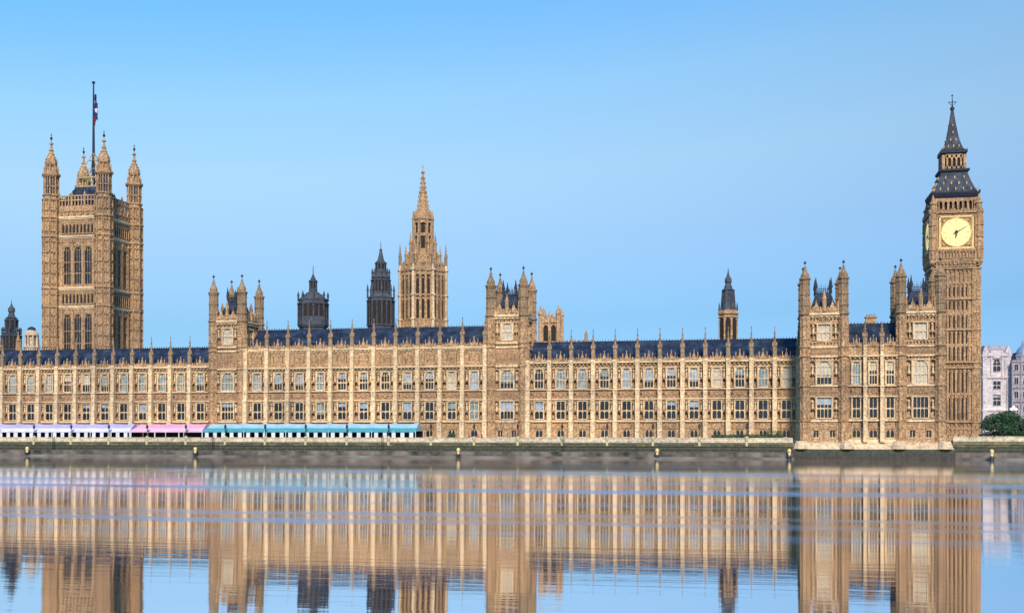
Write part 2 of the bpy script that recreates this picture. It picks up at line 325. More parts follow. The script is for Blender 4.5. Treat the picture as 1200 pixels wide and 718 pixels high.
def parapet_run(m, x0, n, bw, z0, y):
    """battlemented parapet of n bays with a crocketed gablet in the middle of each"""
    m.box(x0, x0+n*bw, y-.12, y+.35, z0, z0+.6)
    for i in range(n):
        c = x0+bw*(i+.5)
        for j in range(7):
            if j == 3: continue
            xx = c+(j-3)*bw/7.4; m.box(xx-bw*.03, xx+bw*.03, y-.12, y+.2, z0+.6, z0+.95)
        m.gable(c, y-.3, y+.15, z0+.1, bw*.24, 2.0); m.box(c-.06, c+.06, y-.1, y+.1, z0+1.9, z0+2.5); m.cbox(c, y, .16, .12, z0+2.25, z0+2.4)
        for s in (-1, 1): m.box(c+s*bw*.17-.09, c+s*bw*.17+.09, y-.25, y+.1, z0, z0+1.5); m.fru(c+s*bw*.17, y-.1, 4, [(z0+1.5, .12), (z0+2.0, .01)])
        m.box(c-.3, c+.3, y-.36, y-.25, z0+.3, z0+.85)

def river_range(name, label, x0, n, bw, y, attic=False, z0=3.5, roofw=7.0, ridge=27.1, levels=None, glassfn=None, ends=(True, True), pin=None, ww=1.95):
    T = thing(name, label, 'building', (x0, y, 0))
    L = dict(g0=4.6, g1=6.3, s1=8.35, l0=8.8, l1=12.9, b0=13.5, b1=15.5, u0=15.95, u1=20.4, c0=21.4, c1=22.0, top=22.0)
    if attic: L.update(u1=20.1, c0=20.9, c1=21.4, a0=21.9, a1=24.8, d0=25.3, d1=25.9, top=25.9)
    if levels: L.update(levels)
    w = MB(); x1 = n*bw; ops = []; BH = .46 if bw > 4 else .36
    for i in range(n):
        c = bw*(i+.5)
        ops += [(c-.75, c+.75, L['g0'], L['g1']), (c-ww/2, c+ww/2, L['l0'], L['l1']), (c-ww/2, c+ww/2, L['u0'], L['u1'])]
        for (p, q) in ((bw*i+BH, c-ww/2-.27), (c+ww/2+.27, bw*(i+1)-BH)):
            if q-p < .3: continue
            for (za, zb) in ((L['l0'], L['l1']), (L['u0'], L['u1'])):
                zm = za+(zb-za)*.48; ops += [(p+.02, q-.12, za+.2, zm-.3), (p+.02, q-.12, zm+.1, zb-.1)]; w.box(p, q, .75, .95, za, zb)
        if attic: ops += [(c-ww*.62, c-ww*.62+.34, L['a0']+.5, L['a1']-.5), (c+ww*.62-.34, c+ww*.62, L['a0']+.5, L['a1']-.5)]
    w.wall(0, x1, z0, L['top'], 0, .9, ops)
    w.box(0, x1, .9, roofw*2, z0, L['top']-.3)
    band = MB(); band2 = MB(); trim = Fam(); stt = []
    for i in range(n):
        c = bw*(i+.5); a, b = bw*i+BH, bw*(i+1)-BH; e = .27
        for (p, q) in ((a, c-ww/2-e), (c+ww/2+e, b)):
            k = 1
            for (za, zb) in ((L['l0'], L['l1']+.1), (L['u0'], L['u1']+.2)):
                zm = za+(zb-za)*.48
                w.panels(p+.0, q-.06, za+.2, zm-.25, 0, k, .12, .24); w.panels(p+.0, q-.06, zm+.05, zb-.1, 0, k, .12, .24)
                if q-p > .55:
                    stt.append(((p+q)/2-.03, .12, za+(zb-za)*.52))
            w.panels(p+.06, q-.06, L['g1']+.5, L['s1']-.35, 0, k)
        for s in (-1, 1): w.box(c+s*1.1-.2, c+s*1.1+.2, -.08, 0, z0, L['g1']+.2)
        w.box(c-1.35, c+1.35, -.16, 0, L['g1']+.22, L['g1']+.42)
        w.panels(c-1.1, c+1.1, L['g1']+.6, L['s1']-.35, 0, 4, head=False)
        shield_panel(band, c, L['b0']+.15, L['b1']-.15, 0, b-a); quatrefoils(band, a, a+.9, L['b0']+.1, L['b1']-.1, 0, 2); quatrefoils(band, b-.9, b, L['b0']+.1, L['b1']-.1, 0, 2)
        w.panels(c-ww/2, c+ww/2, L['u1']+.35, L['c0']-.15, 0, 4, head=False)
        band.box(a, b, -.03, .01, L['b0']+.05, L['b1']-.05)
        if attic:
            band2.box(c-ww*.55, c+ww*.55, -.03, .01, L['a0']+.1, L['a1']-.1); shield_panel(band2, c, L['a0']+.2, L['a1']-.2, 0, ww*.95); band2.box(c-ww*.34, c-ww*.34+.1, -.15, 0, L['a0'], L['a1']); band2.box(c+ww*.34-.1, c+ww*.34, -.15, 0, L['a0'], L['a1'])
            for s in (-1, 1): w.panels(min(c+s*ww*.72, c+s*(bw/2-.62)), max(c+s*ww*.72, c+s*(bw/2-.62)), L['a0']+.1, L['a1']-.1, 0, 1)
    trim('string_course').box(0, x1, -.5, .02, L['s1']-.22, L['s1']+.12); trim('base_course').box(0, x1, -.14, .02, z0, z0+.7)
    trim('string_course', 1).box(0, x1, -.45, .02, L['b0']-.25, L['b0']); trim('string_course', 2).box(0, x1, -.5, .02, L['b1'], L['b1']+.22)
    cornice(trim('cornice'), 0, x1, -.002, L['c0'], L['c1'], .8)
    if attic: cornice(trim('cornice', 1), 0, x1, -.002, L['d0'], L['d1'], .5)
    build(w, 'wall', M['wall'], T); [put('niche_statue', statue_mesh(), None, T, p_) for p_ in stt]; band.box(0, x1, -.04, .01, L['b0']+.0, L['b0']+.12); build(band, 'carved_band', M['carved'], T); (band2.box(0, x1, -.04, .01, L['a0'], L['a0']+.1), build(band2, 'attic_band', M['tower'], T)) if attic else None; trim.build('pale', T)
    p = MB(); parapet_run(p, 0, n, bw, L['top']+.002, -.05); build(p, 'parapet', M['tower'], T)
    r = MB(); zt = L['top']-.2; rr = roofw
    r.add([(0, .7, zt), (x1, .7, zt), (x1, rr, ridge), (0, rr, ridge), (0, 2*rr-.7, zt), (x1, 2*rr-.7, zt)], [(0, 1, 2, 3), (3, 2, 5, 4), (1, 5, 2), (4, 0, 3)])
    rf = build(r, 'roof', M['slate'], T)
    c = MB(); c.box(0, x1, rr-.12, rr+.12, ridge-.05, ridge+.12)
    k = int(x1/.65)
    for i in range(k): xx = x1*(i+.5)/k; c.fru(xx, rr, 4, [(ridge+.12, .09), (ridge+.5, .03)])
    build(c, 'ridge_cresting', M['iron'], rf)
    bm = buttress_mesh(z0, L['top']+.1, (L['s1'], L['b0']-.1, L['b1'], L['c1']), BH)
    pm = pinnacle_mesh((pin or (7.5 if not attic else 7.0)))
    for i in range(n+1):
        if (i == 0 and not ends[0]) or (i == n and not ends[1]): continue
        bo = put('buttress', bm, None, T, (bw*i, 0, 0)); put('pinnacle', pm, None, bo, (0, -.35, L['top']+.12))
    for i in range(n):
        c = bw*(i+.5); gl, gu = glassfn(i) if glassfn else ('glass', 'glass')
        window(T, c, 0, L['l0'], ww, L['l1']-L['l0'], 2, (.47,), False, gl); window(T, c, 0, L['u0'], ww, L['u1']-L['u0'], 3, (.42,), True, gu)
        window(T, c, 0, L['g0'], 1.5, L['g1']-L['g0'], 2, (), False, 'glass', name='basement_window', hood=False)
        if attic:
            for s in (-1, 1):
                q = MB() if 'slit' not in CACHE else None
                if q is not None: q.box(-.17, .17, .2, .25, 0, L['a1']-L['a0']-1); CACHE['slit'] = q.mesh('attic_slit'); CACHE['slit'].materials.append(M['glass'])
                put('attic_slit', CACHE['slit'], None, T, (c+s*(ww*.62-.17), 0, L['a0']+.5))
    return T, L

def turret_mesh(z0, zs, zt, r, strings=(), seg=3.2):
    """octagonal corner turret: panelled shaft to zs, then a slender bulbous spirelet to zt"""
    k = ('tur', z0, zs, zt, r)
    if k in CACHE: return CACHE[k]
    m = MB(); m.fru(0, 0, 8, [(z0, r), (zs, r*.96)])
    sh = MB(); H_ = zt-zs
    zz = [z0]
    while zz[-1]+seg < zs: zz.append(zz[-1]+seg)
    zz.append(zs)
    for a in range(8):
        m.M = Matrix.Rotation(a*math.pi/4, 4, 'Z'); hw = r*math.tan(math.pi/8)
        for za, zb in zip(zz, zz[1:]):
            m.box(-hw-.04, -hw+.09, -r-.07, -r+.1, za+.1, zb-.1); m.box(hw-.09, hw+.04, -r-.07, -r+.1, za+.1, zb-.1)
            if hw > .3: m.box(-.05, .05, -r-.06, -r+.05, za+.3, zb-.4)
            m.spandrel(-hw+.05, hw-.05, zb-.75, zb-.25, -r-.05, -r+.02, 2)
    m.M = Matrix.Identity(4)
    for z in zz[1:-1]: m.fru(0, 0, 8, [(z-.12, r+.02), (z-.05, r+.17), (z+.1, r+.17), (z+.16, r)])
    for z in strings: m.fru(0, 0, 8, [(z-.3, r), (z-.1, r+.3), (z+.2, r+.3), (z+.3, r)])
    m.fru(0, 0, 8, [(zs-.25, r), (zs, r+.3), (zs+.25, r+.3), (zs+.35, r*.7)])
    sh.fru(0, 0, 8, [(zs+.3, r*.62), (zs+H_*.1, r*.62), (zs+H_*.17, r*.86), (zs+H_*.3, r*.80), (zs+H_*.42, r*.48), (zs+H_*.55, r*.27), (zs+H_*.8, r*.12), (zs+H_*.85, r*.1)])
    for a in range(8):
        sh.M = Matrix.Rotation((a+.5)*math.pi/4, 4, 'Z'); sh.gable(0, -r*1.0, -r*.3, zs+.3, r*.55, H_*.2); sh.cbox(0, -r*.92, .07, .07, zs+.3, zs+H_*.26)
        for j in range(3): sh.cbox(0, -r*(.62-.17*j), .07, .07, zs+H_*(.37+.12*j), zs+H_*(.395+.12*j))
    sh.M = Matrix.Identity(4)
    fn = MB(); z = zs+H_*.83; fn.fru(0, 0, 8, [(z, r*.1), (z+.12, r*.3), (z+.35, r*.3), (z+.5, r*.08), (zt, .05)]); fn.box(-.22, .22, -.04, .04, zt-.5, zt-.4)
    res = (m.mesh('corner_turret'), sh.mesh('spirelet'), fn.mesh('finial'))
    for q, mt in zip(res, ('weathered' if z0 > 20 else 'wall', 'weathered', 'iron')): q.materials.append(M[mt])
    CACHE[k] = res; return res

def river_tower(name, label, xc, y, hw, dep, L, group=None, sides=True):
    """square tower of the river front with four octagonal corner turrets; local origin at the middle of its front"""
    T = thing(name, label, 'tower', (xc, y, 0), group)
    z0, zc = L['z0'], L['d1']; ww = L.get('ww', 3.0); body = hw; cd_ = dep/2
    wins = L['wins']                                        # (z0, z1, w, lights, transoms, arch, glass)
    m = MB(); tr = Fam(); cv = Fam()
    m.box(-body+.3, body-.3, .9, dep-.9, z0, zc-.2)
    for f in range(4):
        F = Matrix.Translation((0, cd_, 0)) @ Matrix.Rotation(f*math.pi/2, 4, 'Z') @ Matrix.Translation((0, -(cd_ if f % 2 == 0 else body), 0))
        half = (body if f % 2 == 0 else cd_)
        for q in (m, tr, cv): q.M = F
        use = [a for a in wins if f in (0, 1, 3) and (f == 0 or a[0] > 24)]
        nic = []
        for a in (wins if f != 2 else []):
            p, q = a[2]/2+.34, half-.95; nn = max(1, int((q-p)/.62)); st = (q-p)/nn; zm = (a[0]+a[1])/2
            for j in range(nn):
                for s in (-1, 1):
                    xa, xb = sorted((s*(p+st*j+.1), s*(p+st*(j+1)-.1))); nic += [(xa, xb, a[0]+.3, zm-.3), (xa, xb, zm+.1, a[1])]
                    m.box(xa-.05, xb+.05, .45, .95, a[0], a[1]+.1)
        for j in range(9):
            if L['nz'] and f in (0, 1, 3):
                xx = -half+1.2+(2*half-2.4)*j/8
                for z in L['nz']: nic.append((xx-.17, xx+.17, z, z+.55)); m.box(xx-.2, xx+.2, .4, .95, z-.05, z+.6)
        if f == 0: nic += [(s*half*.42-.5, s*half*.42+.5, 4.6, 6.2) for s in (-1, 1)]
        m.wall(-half, half, z0, zc, 0, .9, [(-a[2]/2, a[2]/2, a[0], a[1]) for a in use]+nic)
        if f == 0:
            m.box(-half+1, half-1, -.15, .02, 6.5, 6.75)
            for s in (-1, 1): m.panels(s*half*.42-1.1, s*half*.42+1.1, 6.95, 7.7, 0, 5, head=False); m.gable(s*half*.42, -.2, 0, 6.2, 1.5, .5)
        for a in (wins if f != 2 else wins[-1:]):
            p, q = a[2]/2+.34, half-.75
            if q-p > .5:
                q = half-.95; nn = max(1, int((q-p)/.62)); zm = (a[0]+a[1])/2
                for s in (-1, 1):
                    xa, xb = sorted((s*p, s*q)); m.panels(xa, xb, a[0]+.2, zm-.2, 0, nn, .14, .2); m.panels(xa, xb, zm+.05, a[1]+.1, 0, nn, .14, .2)
                    if f == 0: put('niche_statue', statue_mesh(), None, T, ((xa+xb)/2, -.25, zm-.1))
            if a not in use: m.panels(-a[2]/2, a[2]/2, a[0], a[1], 0, 5)
            m.panels(-a[2]/2, a[2]/2, a[1]+.35, a[1]+1.0, 0, 6, head=False)
        for k_, (za, zb) in enumerate(L['bands']):
            nb = 4; st = (2*half-1.6)/nb; cv('carved_band', k_).box(-half, half, -.03, .01, za, zb)
            for i in range(nb): shield_panel(cv('carved_band', k_), -half+.8+st*(i+.5), za+.1, zb-.1, 0, st*.95)
            for i in range(nb+1): cv('carved_band', k_).box(-half+.8+st*i-.06, -half+.8+st*i+.06, -.15, 0, za, zb)
        for k_, z in enumerate(L['strings']): tr('string_course', k_).box(-half, half, -.3, .02, z-.2, z+.15)
        cornice(tr('cornice'), -half, half, -.002, L['d0'], L['d1'], .6)
        for xs_ in (-.72, .72):
            q_ = tr('parapet'); q_.box(xs_*half-.13, xs_*half+.13, -.3, .1, L['d1'], L['d1']+1.9); q_.fru(xs_*half, -.1, 4, [(L['d1']+1.9, .17), (L['d1']+3.3, .02)])
        tr('parapet').box(-half, half, -.2, .3, L['d1'], L['d1']+.9)
        for i in range(9):
            xx = -half+.9+(2*half-1.8)*i/8; tr('parapet').box(xx-.16, xx+.16, -.2, .25, L['d1']+.9, L['d1']+1.35)
        for s in (-.42, .42): tr('parapet').gable(s*half, -.36, .2, L['d1']+.35, half*.45, 2.1); tr('parapet').cbox(s*half, -.05, .05, .05, L['d1']+2.2, L['d1']+2.9)
        tr.M = F @ Matrix.Translation((0, -.1, L['d1']+.3)); tr('parapet').fru(0, 0, 8, [(0, .45), (2.6, .4), (2.7, .5), (2.9, .42), (4.6, .05)]); tr.M = F
    if L.get('base'):
        for q in (m, tr, cv): q.M = Matrix.Identity(4)
    build(m, 'wall', M['wall'], T); tr.build({'*': 'pale', 'parapet': 'tower'}, T); cv.build('carved', T)
    lo = MB(); lo.fru(0, 0, 8, [(z0, L['tr']+.05), (L['d0'], L['tr']+.03)]); hwl = L['tr']*math.tan(math.pi/8)
    if 'lowtur'+str(L['d0']) not in CACHE:
        for a in range(8):
            lo.M = Matrix.Rotation(a*math.pi/4, 4, 'Z'); z = z0+.6
            while z+1.9 < L['d0']:
                lo.box(-hwl-.05, -hwl+.1, -L['tr']-.16, -L['tr'], z, z+1.7); lo.box(hwl-.1, hwl+.05, -L['tr']-.16, -L['tr'], z, z+1.7); lo.spandrel(-hwl+.05, hwl-.05, z+1.3, z+1.7, -L['tr']-.14, -L['tr'], 2); lo.box(-hwl, hwl, -L['tr']-.17, -L['tr'], z+1.7, z+1.9); z += 2.2
        lo.M = Matrix.Identity(4)
        for z in L['strings']: lo.fru(0, 0, 8, [(z-.3, L['tr']), (z-.1, L['tr']+.32), (z+.2, L['tr']+.32), (z+.3, L['tr'])])
        CACHE['lowtur'+str(L['d0'])] = lo.mesh('turret_shaft'); CACHE['lowtur'+str(L['d0'])].materials.append(M['tower'])
    tm, sm, fm = turret_mesh(L['d0']+.02, L['ts'], L['tt'], L['tr'], [L['d1']-.2], 2.4)
    for (xx, yy) in ((-hw, .2), (hw, .2), (-hw, dep-.2), (hw, dep-.2)):
        t = put('corner_turret', tm, None, T, (xx, yy, 0)); put('turret_shaft', CACHE['lowtur'+str(L['d0'])], None, t); put('spirelet', sm, None, t); put('finial', fm, None, t)
    for s in (-1, 1): window(T, s*hw*.42, 0, 4.6, 1.0, 1.6, 2, (), False, 'glass', name='basement_window', hood=False)
    for a in wins:
        window(T, 0, 0, a[0], a[2], a[1]-a[0], a[3], a[4], a[5], a[6])
        if a[0] > 24:
            window(T, hw, cd_, a[0], a[2], a[1]-a[0], a[3], a[4], a[5], a[6], rz=math.pi/2)
            window(T, -hw, cd_, a[0], a[2], a[1]-a[0], a[3], a[4], a[5], a[6], rz=-math.pi/2)
    r = MB(); zb, zt = L['d1']+.1, L['rt']; a, b = hw-1.0, hw-1.9
    def fr(hx0, hy0, za, hx1, hy1, zbb): r.add([(-hx0, cd_-hy0, za), (hx0, cd_-hy0, za), (hx0, cd_+hy0, za), (-hx0, cd_+hy0, za), (-hx1, cd_-hy1, zbb), (hx1, cd_-hy1, zbb), (hx1, cd_+hy1, zbb), (-hx1, cd_+hy1, zbb)], [(0, 1, 5, 4), (1, 2, 6, 5), (2, 3, 7, 6), (3, 0, 4, 7), (4, 5, 6, 7)])
    fr(a, cd_-1.2, zb, b-.5, cd_-3.0, zt-1.0)
    rf = build(r, 'roof', M['slate'], T)
    c = MB(); zz = zt-1.0; bx, by = b-.5, cd_-3.0
    for yy in (cd_-by, cd_+by):
        c.box(-bx, bx, yy-.05, yy+.05, zz+.9, zz+1.02); c.box(-bx, bx, yy-.06, yy+.06, zz-.02, zz+.14)
        for i in range(9): xx = -bx+2*bx*i/8; c.fru(xx, yy, 4, [(zz-.05, .07), (zz+1.7+.5*(i % 2), .02)])
    for xx in (-bx, bx):
        c.box(xx-.05, xx+.05, cd_-by, cd_+by, zz+.9, zz+1.02)
        for i in range(7): c.fru(xx, cd_-by+2*by*i/6, 4, [(zz-.05, .07), (zz+1.9, .02)])
    for sx in (-1, 1):
        for sy in (-1, 1): c.fru(sx*bx, cd_+sy*by, 6, [(zz, .22), (zz+1.2, .16), (zz+1.3, .34), (zz+1.6, .3), (zz+3.6, .03)])
    build(c, 'roof_cresting', M['iron'], rf)
    for s in (-.45, .45):                                   # stone dormers on the front slope
        d = MB(); d.box(s*a-.55, s*a+.55, 1.1, 3.4, zb+.3, zb+2.0); d.gable(s*a, 1.0, 3.6, zb+2.0, 1.4, 1.2); build(d, 'dormer', M['slate'], rf)
    return T

# ------------------------------------------------------------------ ground, water
def sheet(name, x0, x1, y0, y1, z, mat, kind='structure'):
    m = MB(); m.add([(x0, y0, z), (x1, y0, z), (x1, y1, z), (x0, y1, z)], [(0, 1, 2, 3)])
    o = build(m, name, mat, kind=kind); return o
sheet('ground', -5000, 5000, -5, 9000, 3.5, M['ground'])
tf = MB(); tf.box(-230, 9.0, -9.6, .0, 2.6, 3.52); build(tf, 'terrace_pavement', M['paving'], kind='structure')
wm, n, l, b = newmat('river_water')
for x in list(n):
    if x.type != 'OUTPUT_MATERIAL': n.remove(x)
out = [x for x in n if x.type == 'OUTPUT_MATERIAL'][0]
g = n.new('ShaderNodeNewGeometry')
def wnoise(sc, scale, det=4, rough=.55, off=(0, 0, 0)):
    mp = n.new('ShaderNodeMapping'); mp.inputs['Scale'].default_value = sc; mp.inputs['Location'].default_value = off; l.new(g.outputs['Position'], mp.inputs[0])
    t = n.new('ShaderNodeTexNoise'); t.inputs['Scale'].default_value = scale; t.inputs['Detail'].default_value = det; t.inputs['Roughness'].default_value = rough; l.new(mp.outputs[0], t.inputs[0]); return t
# wind-ruffled streaks: long across the river, short towards the viewer
st = wnoise((.006, .03, 1), 1.0, 6, .62, (3, 1, 0)); ypos = n.new('ShaderNodeSeparateXYZ'); l.new(g.outputs['Position'], ypos.inputs[0])
st2 = wnoise((.022, .02, 1), 1.0, 3, .5, (7, 2, 0)); y0_ = n.new('ShaderNodeMath'); y0_.operation = 'MULTIPLY_ADD'; l.new(st2.outputs[0], y0_.inputs[0]); y0_.inputs[1].default_value = -12; l.new(ypos.outputs[1], y0_.inputs[2])
yy = n.new('ShaderNodeMath'); yy.operation = 'MULTIPLY_ADD'; l.new(st.outputs[0], yy.inputs[0]); yy.inputs[1].default_value = -24; l.new(y0_.outputs[0], yy.inputs[2])
ym = n.new('ShaderNodeMapRange'); ym.inputs[1].default_value = -283; ym.inputs[2].default_value = -33; l.new(yy.outputs[0], ym.inputs[0])
# distances (as shares of the river's width) at which the breeze ruffles the surface
def yb(Y): return (Y-18+283)/250
sr = n.new('ShaderNodeValToRGB'); er = sr.color_ramp.elements; er[0].color = (0, 0, 0, 1); er[1].color = (.3, .3, .3, 1)
for Y_, wd_, v_ in ((-203, 2.5, .30), (-194.5, 2.8, 1), (-188, 3.2, .9), (-176, 5, .35), (-155, 6.5, 1), (-136, 8, .7), (-106, 12, .6), (-68, 16, .28)):
    for d_, vv in ((-wd_, .0 if Y_ < -160 else .06), (0, v_), (wd_, .0 if Y_ < -180 else .06)): q_ = er.new(min(.999, max(.001, yb(Y_+d_)))); q_.color = (vv, vv, vv, 1)
l.new(ym.outputs[0], sr.inputs[0])
fine = wnoise((.05, .9, 1), 1.0, 5, .6); swell = wnoise((.03, .25, 1), 1.0, 3)
bp1 = n.new('ShaderNodeBump'); bp1.inputs['Strength'].default_value = 1.0; bp1.inputs['Distance'].default_value = .007; l.new(fine.outputs[0], bp1.inputs['Height'])
bp2 = n.new('ShaderNodeBump'); bp2.inputs['Strength'].default_value = 1.0; bp2.inputs['Distance'].default_value = .012; l.new(swell.outputs[0], bp2.inputs['Height']); l.new(bp1.outputs[0], bp2.inputs['Normal'])
gl = n.new('ShaderNodeBsdfAnisotropic'); gl.distribution = 'GGX'
ro = n.new('ShaderNodeMath'); ro.operation = 'MULTIPLY_ADD'; ro.inputs[1].default_value = .10; ro.inputs[2].default_value = .024; l.new(sr.outputs[0], ro.inputs[0]); l.new(ro.outputs[0], gl.inputs['Roughness'])
gl.inputs['Color'].default_value = (1, .97, .97, 1); l.new(bp2.outputs[0], gl.inputs['Normal'])
pt = wnoise((.010, .05, 1), 1.0, 5, .65, (9, 4, 0)); pr = ramp(n, [(.38, (.12, .12, .12)), (.56, (1, 1, 1))]); l.new(pt.outputs[0], pr.inputs[0])
lines = wnoise((.02, 1.6, 1), 1.0, 3, .6, (1, 7, 0)); lr_ = ramp(n, [(.30, (.35, .35, .35)), (.50, (1, 1, 1))]); l.new(lines.outputs[0], lr_.inputs[0])
k1 = n.new('ShaderNodeMath'); k1.operation = 'MULTIPLY'; l.new(sr.outputs[0], k1.inputs[0]); l.new(pr.outputs[0], k1.inputs[1])
k2 = n.new('ShaderNodeMath'); k2.operation = 'MULTIPLY'; l.new(k1.outputs[0], k2.inputs[0]); l.new(lr_.outputs[0], k2.inputs[1])
tn = n.new('ShaderNodeCombineXYZ'); tn.inputs[1].default_value = -.15; tn.inputs[2].default_value = 1
g2 = n.new('ShaderNodeBsdfAnisotropic'); g2.distribution = 'GGX'; g2.inputs['Roughness'].default_value = .22; g2.inputs['Color'].default_value = (1, .86, .84, 1); l.new(tn.outputs[0], g2.inputs['Normal'])
mg = n.new('ShaderNodeMixShader'); l.new(k2.outputs[0], mg.inputs[0]); l.new(gl.outputs[0], mg.inputs[1]); l.new(g2.outputs[0], mg.inputs[2])
df = n.new('ShaderNodeBsdfDiffuse'); df.inputs[0].default_value = (.075, .075, .07, 1)
fz = n.new('ShaderNodeFresnel'); fz.inputs[0].default_value = 3.0
ms = n.new('ShaderNodeMixShader'); fm_ = n.new('ShaderNodeMath'); fm_.operation = 'MAXIMUM'; l.new(fz.outputs[0], fm_.inputs[0]); fm_.inputs[1].default_value = .95; l.new(fm_.outputs[0], ms.inputs[0]); l.new(df.outputs[0], ms.inputs[1]); l.new(mg.outputs[0], ms.inputs[2]); l.new(ms.outputs[0], out.inputs[0])
sheet('river_water', -3000, 3000, -900, -8.5, 0, wm)

# ------------------------------------------------------------------ river walls
def river_wall(name, label, x0, x1, y, yb, top=4.55):
    T = thing(name, label, 'wall', (x0, y, 0)); L_ = x1-x0
    w = MB(); w.add([(0, -.5, -1.5), (L_, -.5, -1.5), (L_, 0, top-.9), (0, 0, top-.9), (0, yb, -1.5), (L_, yb, -1.5), (L_, yb, top-.9), (0, yb, top-.9)], [(0, 1, 2, 3), (1, 5, 6, 2), (5, 4, 7, 6), (4, 0, 3, 7), (3, 2, 6, 7)])
    build(w, 'wall_face', M['river'], T)
    c = MB(); c.box(0, L_, .0, .45, top-.9, top-.15); c.box(0, L_, -.1, .55, top-.15, top); c.box(0, L_, -.16, .2, top-1.05, top-.85)
    k = int(L_/1.2)
    for i in range(k): xx = L_*(i+.5)/k; c.box(xx-.42, xx+.42, -.06, 0, top-.8, top-.22)
    build(c, 'coping', M['coping'], T)
    q = MB()
    for zz in (1.9, 2.55, 3.15): q.box(0, L_, -.34+.09*(zz-1.9), .2, zz, zz+.07)
    build(q, 'course_ledge', M['river'], T)
    for i in range(int(L_//42)):
        xx = 21+42*i; q = MB()
        for sx in (-.22, .22): q.box(xx+sx-.03, xx+sx+.03, -.62, -.52, .3, top+.4)
        for j in range(11): q.box(xx-.22, xx+.22, -.6, -.55, .5+j*.36, .54+j*.36)
        build(q, 'ladder', M['iron'], T)
    s = MB(); s.box(0, L_, -1.0, -.25, -1.5, 1.42); build(s, 'footing_ledge', M['ledge'], T).location = (0, 0, 0)
    return T
river_wall('river_wall', 'long low river wall with pale coping and green tide stains, under the terrace', -230, 8.8, -10, .4)
river_wall('embankment_wall', 'river wall with reddish stained foot right of the clock tower', 41.7, 420, -8, 3.2, 4.9)
def shore(name, x0, x1, y0, y1):
    m = MB(); n_ = 90; vs = []; fs = []
    for i in range(n_+1):
        x = x0+(x1-x0)*i/n_; q = .5+.5*math.sin(i*.37)*math.sin(i*.11+1); vs += [(x, y1, .42), (x, y1-.9-q, .30+.1*q), (x, y0-q*1.2, -.35)]
    for i in range(n_):
        for j in range(2): a = 3*i+j; fs.append((a, a+1, a+4, a+3))
    m.add(vs, fs); build(m, name, M['mud'], kind='structure')
shore('foreshore', -230, 9, -13.6, -10.9); shore('foreshore', 41.7, 420, -11.5, -8.9)

# ------------------------------------------------------------------ palace: river front ranges
def gf_left(i): return ('glass' if i % 4 else 'skyglass', ['bluepane', 'bluepane', 'blind', 'blind', 'blind', 'carved', 'blind'][i % 7])
GW = 5.196
def gl_left(i):
    i = i-2
    return ('glass', 'skyglass' if i in (-1, 0) else 'bluepane' if i in (1, 2, 3) else 'blind' if i in (4, 5) else 'skyglass')
river_range('south_river_wing', 'long two storey gothic wing behind the lilac and pink marquees', -130.9-14*GW, 14, GW, 0, glassfn=gl_left, ends=(True, False))
def gl_mid(i): return (['glass', 'glass', 'glass', 'skyglass', 'glass', 'glass', 'glass', 'glass', 'glass', 'skyglass', 'skyglass'][i], ['bluepane', 'bluepane', 'bluepane', 'skyglass', 'glass', 'skyglass', 'glass', 'bluepane', 'bluepane', 'blind', 'bluepane'][i])
river_range('central_river_block', 'taller three storey gothic block between the two central turreted towers', -121.2, 11, 5.46, 0, attic=True, ridge=31.2, glassfn=gl_mid)
def gl_right(i): return ('glass', ['glass', 'skyglass', 'skyglass', 'skyglass', 'bluepane', 'bluepane', 'bluepane', 'bluepane', 'blind', 'skyglass', 'skyglass', 'blind'][i])
river_range('north_river_wing', 'long two storey gothic wing between the central block and river pavilion', -50.9, 12, 5.1, 0, glassfn=gl_right, ends=(True, True))
LT = dict(z0=3.5, tr=.98, ts=39.9, tt=44.6, rt=39.2, d0=32.4, d1=33.2,
          wins=[(8.8, 13.0, 3.0, 4, (.47,), False, 'glass'), (15.95, 20.3, 3.0, 4, (.42,), True, 'skyglass'), (27.3, 31.2, 2.5, 3, (.5,), True, 'blind')],
          bands=[(13.5, 15.5), (21.9, 24.9)], nz=[20.55, 25.9, 31.5], strings=[8.3, 15.7, 21.2, 25.6, 26.6])
river_tower('river_front_tower', 'square gothic tower with four turrets at the left end of the central block', -126.1, -.4, 3.75, 10.6, LT, 'square towers of the river front')
LT2 = dict(LT, wins=LT['wins'][:1]+[LT['wins'][1]]+LT['wins'][2:])
river_tower('river_front_tower', 'square gothic tower with four turrets at the right end of the central block', -55.9, -.4, 3.9, 10.9, LT2, 'square towers of the river front')
LP = dict(z0=3.6, tr=.92, ts=38.6, tt=42.6, rt=36.8, d0=30.5, d1=31.3,
          wins=[(8.8, 13.2, 3.0, 4, (.47,), False, 'glass'), (16.0, 21.0, 3.0, 4, (.42,), True, 'blind'), (25.4, 28.9, 2.5, 3, (.5,), False, 'blind')],
          bands=[(13.7, 15.4), (22.2, 23.6)], nz=[21.3, 24.4, 29.6], strings=[8.2, 15.7, 22.0, 24.0])
river_tower('pavilion_tower', 'left turreted tower of the pavilion that stands straight out of the river', 15.4, -9, 4.0, 10.4, LP, 'square towers of the river front')
river_tower('pavilion_tower', 'right turreted tower of the river pavilion, in front of the clock tower', 35.1, -9, 3.95, 10.4, LP, 'square towers of the river front')
Tl, Ll = river_range('pavilion_range', 'narrow three bay range between the two pavilion towers', 20.3, 3, 3.46, -9, z0=3.6, roofw=5, ridge=29.2, ww=1.5,
            levels=dict(u1=20.8, c0=21.6, c1=22.1, top=24.0, l1=13.1), glassfn=lambda i: ('glass', ['skyglass', 'blind', 'blind'][i]), ends=(False, False), pin=5.2)
